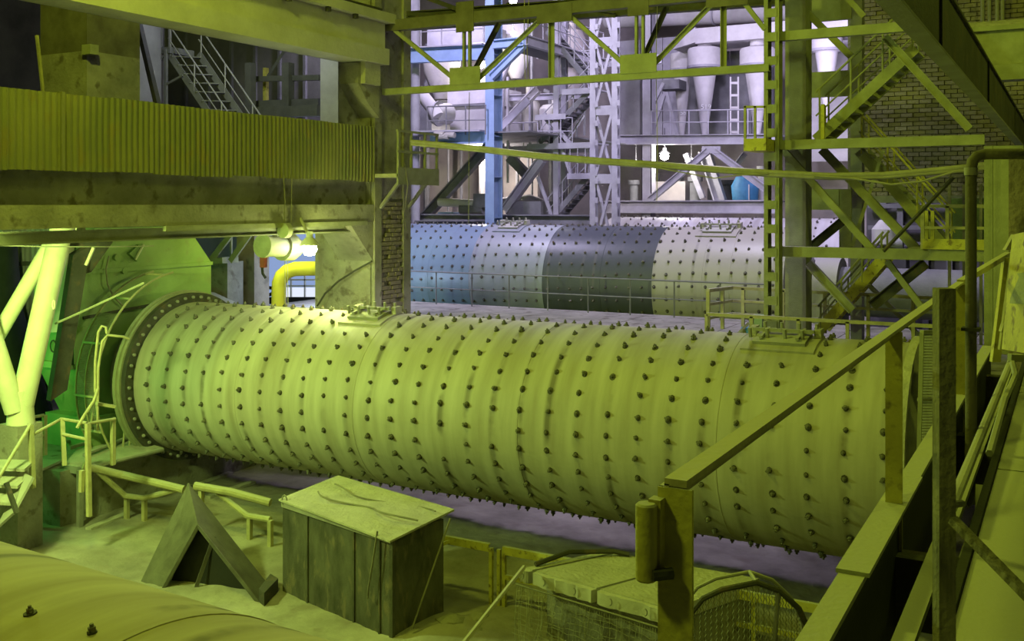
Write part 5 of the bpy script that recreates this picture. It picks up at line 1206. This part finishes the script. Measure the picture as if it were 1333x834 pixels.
frame('cross_gangway', 'gangway beams crossing behind the rear stair tower', 'gangway', [('beam', 'i', aty(643, 196, 36), aty(770, 193, 36), .2, .3), ('beam', 'i', aty(650, 128, 37), aty(770, 124, 37), .2, .26), ('beam', 'i', aty(700, 72, 37), aty(770, 70, 37), .2, .28), ('hanger', 'b', aty(655, 196, 36), aty(655, 110, 36), .08, .08), ('hanger', 'b', aty(690, 196, 36), aty(690, 128, 36), .08, .08)], 'lavender')
railing('rear_railing', 'grey railing on the gangway right of the blue column', [aty(645, 193, 35.9), aty(700, 192, 35.9)], 1.0, 4, 'lavender', .025, 1)
tag(build('curved_duct', MB().tube([aty(655, 262, 35.5), aty(690, 258, 35.5), aty(704, 262, 35.5), aty(706, 290, 35.5)], .16, 12), 'lavender'), 'pale bent pipe right of the foot of the blue column', 'pipe')
# shelves of small gear under the cyclone platform
for i in range(6):
    px = 858 + i * 23 + random.uniform(-3, 3); w = random.uniform(.25, .5); hh = random.uniform(.4, 1.2); p = aty(px, 263, 46.5)
    tag(build('machine_block', MB().box((p.x - w / 2, p.y, p.z), (p.x + w / 2, p.y + .5, p.z + hh)).tube([p + V((0, .2, hh)), p + V((0, .2, hh + .5))], .07, 8), random.choice(('grey_mid', 'grey_dark', 'wall_beige', 'lavender'))), ORD[i] + (' small unit' if i == 0 else ' small unit from the left') + ' in the machine row below the cyclone platform', 'machine', 'machine row under the cyclone platform')

# ------------------------------------------------------------------ cyclone gallery, row y = 41.8
YG = 41.8
def G(px, py, y=YG): return aty(px, py, y)
t = thing('rear_column', 'pale steel column left of the cyclones', 'column', (G(841, 0).x, YG, 0))
build('web', MB().box((G(835, 0).x, YG, 0), (G(848, 0).x, YG + .03, 18)), 'lavender', t)
build('flange', MB().box((G(835, 0).x, YG, 0), (G(835, 0).x + .04, YG + .5, 18)), 'lavender', t)
build('flange', MB().box((G(848, 0).x - .04, YG, 0), (G(848, 0).x, YG + .5, 18)), 'lavender', t)
t = thing('cyclone_platform', 'lavender platform under the cyclones', 'platform', tuple(G(845, 186)))
build('edge_beam', MB().ibeam(G(800, 182), G(1010, 181), .3, .42, .03), 'lavender', t)
build('deck', MB().box((G(800, 0).x, YG, G(845, 181).z), (G(1010, 0).x, YG + 4, G(845, 181).z + .08)), 'grey_mid', t)
railing('cyclone_railing', 'lavender railing in front of the cyclones', [G(848, 174.5), G(1000, 174)], 1.0, 7, 'lavender', 0.03, 1)
t = thing('lower_rear_beam', 'heavy lavender beam just above the farthest mill', 'beam', tuple(G(805, 270)))
build('beam', MB().ibeam(G(780, 269), G(1010, 269), .4, .55, .04), 'lavender', t)
build('deck', MB().box((G(780, 0).x, YG, G(805, 263).z), (G(1010, 0).x, YG + 6, G(805, 263).z + .05)), 'grey_dark', t)
frame('chevron_bracing', 'inverted V bracing under the cyclone platform', 'bracing', [('brace', 'i', G(846, 260), G(922, 196), .25, .28), ('brace', 'i', G(930, 196), G(1000, 248), .25, .28), ('gusset', 'b', G(914, 195), G(938, 195), .1, .3),
      ('brace', 'a', G(893, 200, 44), G(915, 258, 44), .22, 0), ('brace', 'i', G(917, 196, 44), G(938, 262, 44), .4, .5), ('brace', 'a', G(970, 200, 44), G(950, 226, 44), .2, 0)], 'lavender')
def cyclone(label, px, y, ptop, pshoulder, pcone, pbot, wpx, number=None):
    c = aty(px, pcone, y); s = (aty(px + 1, pcone, y) - aty(px - 1, pcone, y)).length / 2 * .98
    t = thing('cyclone', label, 'cyclone', (c.x, y, zy(pbot, px, y)))
    r = wpx / 2 * s
    z = lambda p: zy(p, px, y)
    build('barrel', MB().lathe([(r, z(pcone)), (r, z(pshoulder)), (r * .93, z(pshoulder - 3)), (r * .4, z(ptop + 3))], 36, 'z', (c.x, y, 0)), 'white', t)
    build('rim', MB().lathe([(r * 1.03, z(pcone + 1)), (r * 1.03, z(pcone - 2))], 36, 'z', (c.x, y, 0)), 'lavender', t)
    build('cone', MB().lathe([(r * .15, z(pbot)), (r * .72, z(pcone + 2)), (r * .98, z(pcone))], 36, 'z', (c.x, y, 0)), 'white', t)
    build('outlet', MB().lathe([(r * .42, z(pshoulder)), (r * .42, z(ptop - 8))], 24, 'z', (c.x, y, 0)), 'white', t)
    if number:
        cu = bpy.data.curves.new('painted_number', 'FONT'); cu.body = number[0]; cu.size = number[1] * s; cu.extrude = 0.004; cu.align_x = 'CENTER'
        tmp = bpy.data.objects.new('painted_number', cu); COL.objects.link(tmp); bpy.context.view_layer.update()
        me = bpy.data.meshes.new_from_object(tmp.evaluated_get(bpy.context.evaluated_depsgraph_get())); bpy.data.objects.remove(tmp)
        me.materials.clear(); me.materials.append(M['paint_mark'])
        o = bpy.data.objects.new('painted_number', me); COL.objects.link(o); o.parent = t
        zz = z(number[2]); f = (number[2] - pcone) / (pbot - pcone); rr = r * (.72 + (.15 - .72) * f)
        p = V((c.x, y, zz)) + V((SI, -CO, 0)) * (rr + 0.06)
        o.location = p - V(t.location); slope = math.atan2(r * .57, z(pcone) - z(pbot))
        o.rotation_euler = (math.pi / 2 + slope, 0, YAW); o['label'] = 'hand-painted white number'
    return t
cyclone('broad white cyclone in the middle with a painted number on its cone', 917, 44, 57, 66, 88, 178, 43, ('519', 9, 143))
cyclone('white cyclone partly hidden behind the laced post', 986, 44, 57, 66, 86, 178, 46)
cyclone('slim lavender cyclone left of the broad one, numbered', 888, 45.2, 68, 73, 92, 182, 30, ('56', 8, 150))
cyclone('pale hopper cyclone glimpsed through the green frame right of the column', 1076, 44, 44, 50, 66, 150, 42)
t = thing('header_duct', 'pale angular header duct over the cyclones', 'duct', tuple(aty(940, 55, 44)))
build('duct_box', MB().box((aty(905, 0, 43.4).x, 43.4, zy(54, 940, 43.4)), (aty(1120, 0, 43.4).x, 45.6, zy(34, 940, 43.4))), 'white', t)
build('transition', MB().prism([aty(876, 64, 43.4), aty(905, 55, 43.4), aty(905, 35, 43.4), aty(890, 48, 43.4)], (0, 2.0, 0)), 'white', t)
t = thing('main_duct', 'huge horizontal pale duct under the roof of the rear bay', 'duct', tuple(aty(900, 22, 47)))
build('duct', MB().tube([aty(790, 23, 47.5), aty(1110, 8, 47.5)], .55, 28), 'white', t)
for px in (850, 930, 1000): build('flange', MB().tube([aty(px, 20 - (px - 850) * .047, 47.5), aty(px + 2, 20 - (px - 850) * .047, 47.5)], .62, 28), 'lavender', t)
t = thing('rear_cladding', 'grey-blue cladding sheets behind the cyclones', 'cladding', tuple(aty(920, 180, 47)))
for i in range(7): build('cladding_sheet', MB().box((aty(805 + i * 29, 0, 47).x, 47 + .02 * (i % 2), zy(182, 900, 47)), (aty(833 + i * 29, 0, 47).x, 47.1, zy(46 if i < 3 else 70, 900, 47))), 'grey_mid' if i not in (0, 1, 2) else 'lavender', t)
t = thing('wall_ladder', 'narrow ladder rising between the two large cyclones', 'ladder', tuple(aty(956, 174, 43.2)))
for px in (951, 961): build('rail', MB().bar(aty(px, 175, 43.2), aty(px, 100, 43.2), .06, .06), 'white', t)
for k in range(5): build('rung', MB().bar(aty(951, 172 - k * 16, 43.2), aty(961, 172 - k * 16, 43.2), .05, .1), 'white', t)
t = thing('trestle_legs', 'dark trestle leaning behind the numbered slim cyclone', 'trestle', tuple(aty(860, 174, 43.5)))
for a, b in (((848, 176), (866, 120)), ((882, 176), (868, 120)), ((848, 140), (864, 108))): build('leg', MB().bar(aty(*a, 43.6), aty(*b, 43.6), .14, .14), 'lavender', t)
build('box', MB().box((aty(856, 0, 44).x, 44, zy(116, 868, 44)), (aty(884, 0, 44).x, 45, zy(104, 868, 44))), 'grey_mid', t)
t = thing('blue_machine', 'small deep blue machine under the cyclone platform', 'machine', tuple(aty(972, 262, 44)))
build('body', MB().lathe([(.2, 0), (.55, .1), (.6, .7), (.4, 1.1), (.1, 1.15)], 16, 'z', tuple(aty(970, 263, 44))), 'blue_deep', t)
build('guard_rod', MB().tube([aty(975, 262, 43.3), aty(975, 240, 43.3)], .03, 6), 'lavender', t)
t = build('rear_bunker', MB().box((aty(846, 0, 45).x, 45, zy(263, 860, 45)), (aty(892, 0, 45).x, 47, zy(236, 870, 45))), 'wall_beige'); tag(t, 'beige lit bunker block below the glaring rear lamp', 'bunker')
for i, (px, py0, w) in enumerate(((905, 236, .5), (948, 240, .6), (992, 222, .35), (825, 240, .4))):
    tag(build('process_pipe', MB().tube([aty(px, 264, 45), aty(px, py0, 45)], w / 2, 12).lathe([(w * .7, 0), (w * .7, .2)], 12, 'z', tuple(aty(px, py0, 45))), ('grey_mid', 'grey_dark', 'white', 'grey_mid')[i]), ('grey standpipe behind the inverted V bracing', 'dark standpipe left of the blue machine', 'white standpipe right of the blue machine', 'grey standpipe left of the glaring rear lamp')[i], 'standpipe')
# rear lamps
for (px, py, y, r, w, lab, c) in ((865, 203, 43.0, .20, 420, 'glaring lamp under the cyclone platform', (1, .95, .9)), (668, 1, 36, .16, 160, 'white lamp at the top edge behind the truss', (1, .97, 1)), (627, 84, 37, .18, 200, 'glaring lamp under the blue girder at the blue column', (1, .93, .85)),
                                  (668, 43, 36.2, .1, 60, 'small white lamp above the blue bracket', (1, .97, 1)), (828, 212, 44, .1, 60, 'small lamp left of the rear column', (1, .95, .9)), (900, 207, 45, .07, 30, 'tiny lamp right of the glaring rear lamp', (1, .95, .9)), (628, 196, 37.0, .16, 750, 'lamp glowing behind the blue column over the lit partition', (1, .88, .82))):
    p = aty(px, py, y); t = thing('rear_lamp', lab, 'lamp', tuple(p))
    build('bulb', MB().lathe([(.001, -r), (r * .8, -r * .6), (r, 0), (r * .7, r * .7), (.001, r)], 14), 'lamp_white', t, local=True)
    build('lamp_shade', MB().lathe([(r * 1.3, r * .6), (r * .5, r * 1.3), (r * .4, r * 1.8)], 14), 'grey_mid', t, local=True)
    build('hanger', MB().bar((0, 0, r * 1.7), (0, 0, r * 1.7 + .9), .03, .03), 'grey_mid', t, local=True)
    light('rear_lamp_light', p + V((SI, -CO, 0)) * (r + .35), c, w, .12)
# bright hopper room seen through the green frame
t = thing('bright_partition', 'bright white wall seen through the frame right of the broad column', 'partition', tuple(aty(1078, 90, 47)))
build('sheet', MB().box((aty(1040, 0, 48).x, 48, zy(210, 1078, 48)), (aty(1130, 0, 48).x, 48.1, zy(-10, 1078, 48))), 'white', t)
light('rear_lamp_light', aty(1080, 90, 41), MERCURY, 500, .4)

# ================================================================== upper floor behind the parapet
YU = H + 0.58
p = aty(75, 100, 13.6)
t = thing('thick_pillar', 'thick rough concrete pillar on the upper floor at the far left', 'pillar', (p.x, 13.6, YU))
pa, pb = aty(53, 0, 13.6).x, aty(113, 0, 13.6).x
build('shaft', MB().box((pa, 13.6, YU), (pb, 14.9, H + 3.0)), 'concrete', t)
build('side_pier', MB().box((pa - 0.55, 14.0, YU), (pa - 0.02, 15.2, H + 6.5)), 'concrete', t)
build('upper_shaft', MB().box((pa, 13.6, H + 3.0), (pb, 14.9, H + 6.5)), 'steel_brown_shaded', t)  # crane beam shadow put into the colour of the pillar top
build('post', MB().bar(aty(48, 46, 13.3), aty(56, 120, 13.3), .05, .05), 'rail', t)
build('junction_box', MB().box((pb - .02, 13.5, zy(70, 118, 13.5)), (pb + .22, 13.7, zy(57, 118, 13.5))), 'green_steel', t)
t = thing('grey_tank', 'pale blue grey riveted tank wall on the upper floor', 'tank', tuple(aty(165, 130, 19)))
build('tank_shell', MB().lathe([(1.0, YU - H + H), (1.0, H + 5)], 32, 'z', (aty(165, 0, 20).x, 20.0, 0)), 'lavender', t)
frame('upper_bracing', 'dark steel bracing on the upper floor in front of the grey tank', 'bracing',
      [('post', 'b', V((aty(172, 0, 17).x, 17, YU)), V((aty(172, 0, 17).x, 17, H + 4)), .1, .1), ('brace', 'b', aty(178, 20, 16.8), aty(206, 140, 16.8), .12, .12), ('beam', 'b', aty(136, 74, 16.6), aty(175, 77, 16.6), .1, .1),
       ('brace', 'b', aty(134, 48, 16.6), aty(150, 20, 16.6), .1, .1), ('brace', 'b', aty(152, 78, 16.6), aty(168, 124, 16.6), .07, .07), ('beam', 'b', aty(155, 84, 16.6), aty(172, 82, 16.6), .06, .06)], 'steel_dark')
us_a, us_b = aty(275, 152, 20.5), aty(219, 68, 20.5)
us_low = us_a + (us_a - us_b) * ((us_a.z - YU - .05) / (us_b.z - us_a.z))
stair('upper_stair', 'grey steel stair with pale handrails descending right on the upper floor', us_low, us_b, (0.55, 0.6, 0), 14, 'grey_mid', 0.8, rail_mat='lavender')
t = thing('upper_landing', 'grey landing at the head of the upper-floor stair', 'landing', tuple(aty(210, 68, 20.4)))
build('deck', MB().box((aty(195, 0, 20.4).x, 20.4, zy(70, 208, 20.4)), (aty(221, 0, 20.4).x, 21.3, zy(62, 208, 20.4))), 'grey_mid', t)
build('post', MB().bar(aty(216, 150, 20.4), aty(216, 64, 20.4), .08, .08), 'grey_mid', t)
build('brace', MB().bar(aty(216, 110, 20.4), aty(238, 98, 20.4), .05, .05), 'grey_mid', t)
build('brace', MB().bar(aty(200, 88, 20.4), aty(214, 72, 20.4), .05, .05), 'grey_mid', t)
for px in (202, 210, 220): build('rail_post', MB().bar(aty(px, 62, 20.4), aty(px, 30, 20.4), .03, .03), 'grey_mid', t)
t = build('white_notice', MB().box((0, 0, 0), (.11, .02, .22)), 'white'); t.location = aty(199, 103, 18.5); tag(t, 'small white card fixed on the upper-floor bracing', 'card')
t = build('sheet_pier', MB().box((aty(417, 0, 21.5).x, 21.5, YU - .2), (aty(443, 0, 21.5).x, 22.3, H + 4.5)), 'lavender'); tag(t, 'pale grey sheet-clad pier beside the concrete column on the upper floor', 'pier')
frame('dark_scaffold', 'dark column and shelf frame deep in the upper floor', 'frame',
      [('post', 'b', V((aty(326, 0, 22).x, 22, YU)), V((aty(326, 0, 22).x, 22, H + 4)), .22, .22), ('post', 'b', V((aty(375, 0, 22.5).x, 22.5, YU)), V((aty(375, 0, 22.5).x, 22.5, H + 4)), .25, .25), ('post', 'b', V((aty(346, 0, 23).x, 23, YU)), V((aty(346, 0, 23).x, 23, H + 4)), .12, .12, 'yellow'),
       ('beam', 'b', aty(330, 103, 22.6), aty(417, 101, 22.6), .15, .15), ('beam', 'b', aty(330, 136, 22.6), aty(417, 133, 22.6), .2, .2), ('beam', 'b', aty(325, 147, 22.4), aty(417, 144, 22.4), .3, .3), ('brace', 'a', aty(350, 100, 23), aty(372, 66, 23), .1, 0)], 'grey_dark')
t = thing('upper_rear_wall', 'sooty wall at the back of the upper floor', 'wall', (-23, 25.5, YU))
build('wall_sheet', MB().box((-28, 25.5, YU), (-18.9, 25.7, 15)), 'wall_dark', t)
for k in range(9): build('wall_rib', MB().box((-27.8 + k * 1.05, 25.4, YU), (-27.7 + k * 1.05, 25.52, 15)), 'grey_dark', t)
# far white brick patch at extreme left
t = build('pale_wall_patch', MB().box((aty(-10, 0, 20).x, 20, YU), (aty(26, 0, 20).x, 20.2, H + 3.4)), 'white'); tag(t, 'whitewashed wall patch beyond the thick pillar at the left edge', 'wall')
light('upper_floor_lamp', (-18.5, 19.0, H + 5.2), (0.8, 0.85, 1.0), 190, .3)

# ------------------------------------------------------------------ space behind the mill's left end, under the floor
frame('undercroft_frame', 'steel frame and small stair bracing under the floor slab behind the mill end', 'frame',
      [('post', 'b', V((aty(235, 0, 21).x, 21, 0)), V((aty(235, 0, 21).x, 21, H + .4)), .12, .12), ('brace', 'b', aty(237, 306, 21), aty(253, 352, 21), .07, .07), ('brace', 'b', aty(240, 335, 21.3), aty(256, 304, 21.3), .05, .05), ('brace', 'b', aty(220, 320, 21.3), aty(228, 306, 21.3), .05, .05),
       ('stringer', 'b', aty(272, 342, 20.2), aty(303, 302, 20.2), .06, .16), ('stringer', 'b', aty(300, 340, 20.2), aty(327, 302, 20.2), .06, .16), ('landing', 'b', aty(272, 340, 20.4), aty(300, 338, 20.4), .6, .16), ('post', 'b', aty(301, 333, 20.4), aty(301, 300, 20.4), .05, .05)], 'green_steel')
for i, (px0, px1, y0, lab) in enumerate(((271, 296, 20.6, 'dusty concrete pier below the little stair behind the mill end'), (308, 331, 21.4, 'brick edged pier left of the blue opening'))):
    tag(build('concrete_pier', MB().box((aty(px0, 0, y0).x, y0, 0), (aty(px1, 0, y0).x, y0 + .6, aty(px0, 340 if i == 0 else 300, y0).z)), 'concrete' if i == 0 else 'brick'), lab, 'pier')
t = build('undercroft_wall', MB().box((aty(205, 0, 26.5).x, 26.5, 0), (aty(318, 0, 26.5).x, 26.8, H + .4)), 'concrete_pale'); tag(t, 'pale plaster wall far behind under the floor slab', 'wall')
t = build('dust_mound', MB().lathe([(1.3, 0), (1.0, .35), (.5, .6), (.05, .7)], 20, 'z', (aty(255, 0, 20).x, 20.0, H - 3.0)), 'dust'); tag(t, 'mound of grey dust behind the top of the mill rim', 'mound')
t = build('rubble_ledge', MB().box((aty(200, 0, 19.2).x, 19.2, 0), (aty(330, 0, 19.2).x, 20.6, H - 2.95)), 'concrete'); tag(t, 'dusty concrete ledge behind the left end of the mill', 'ledge')
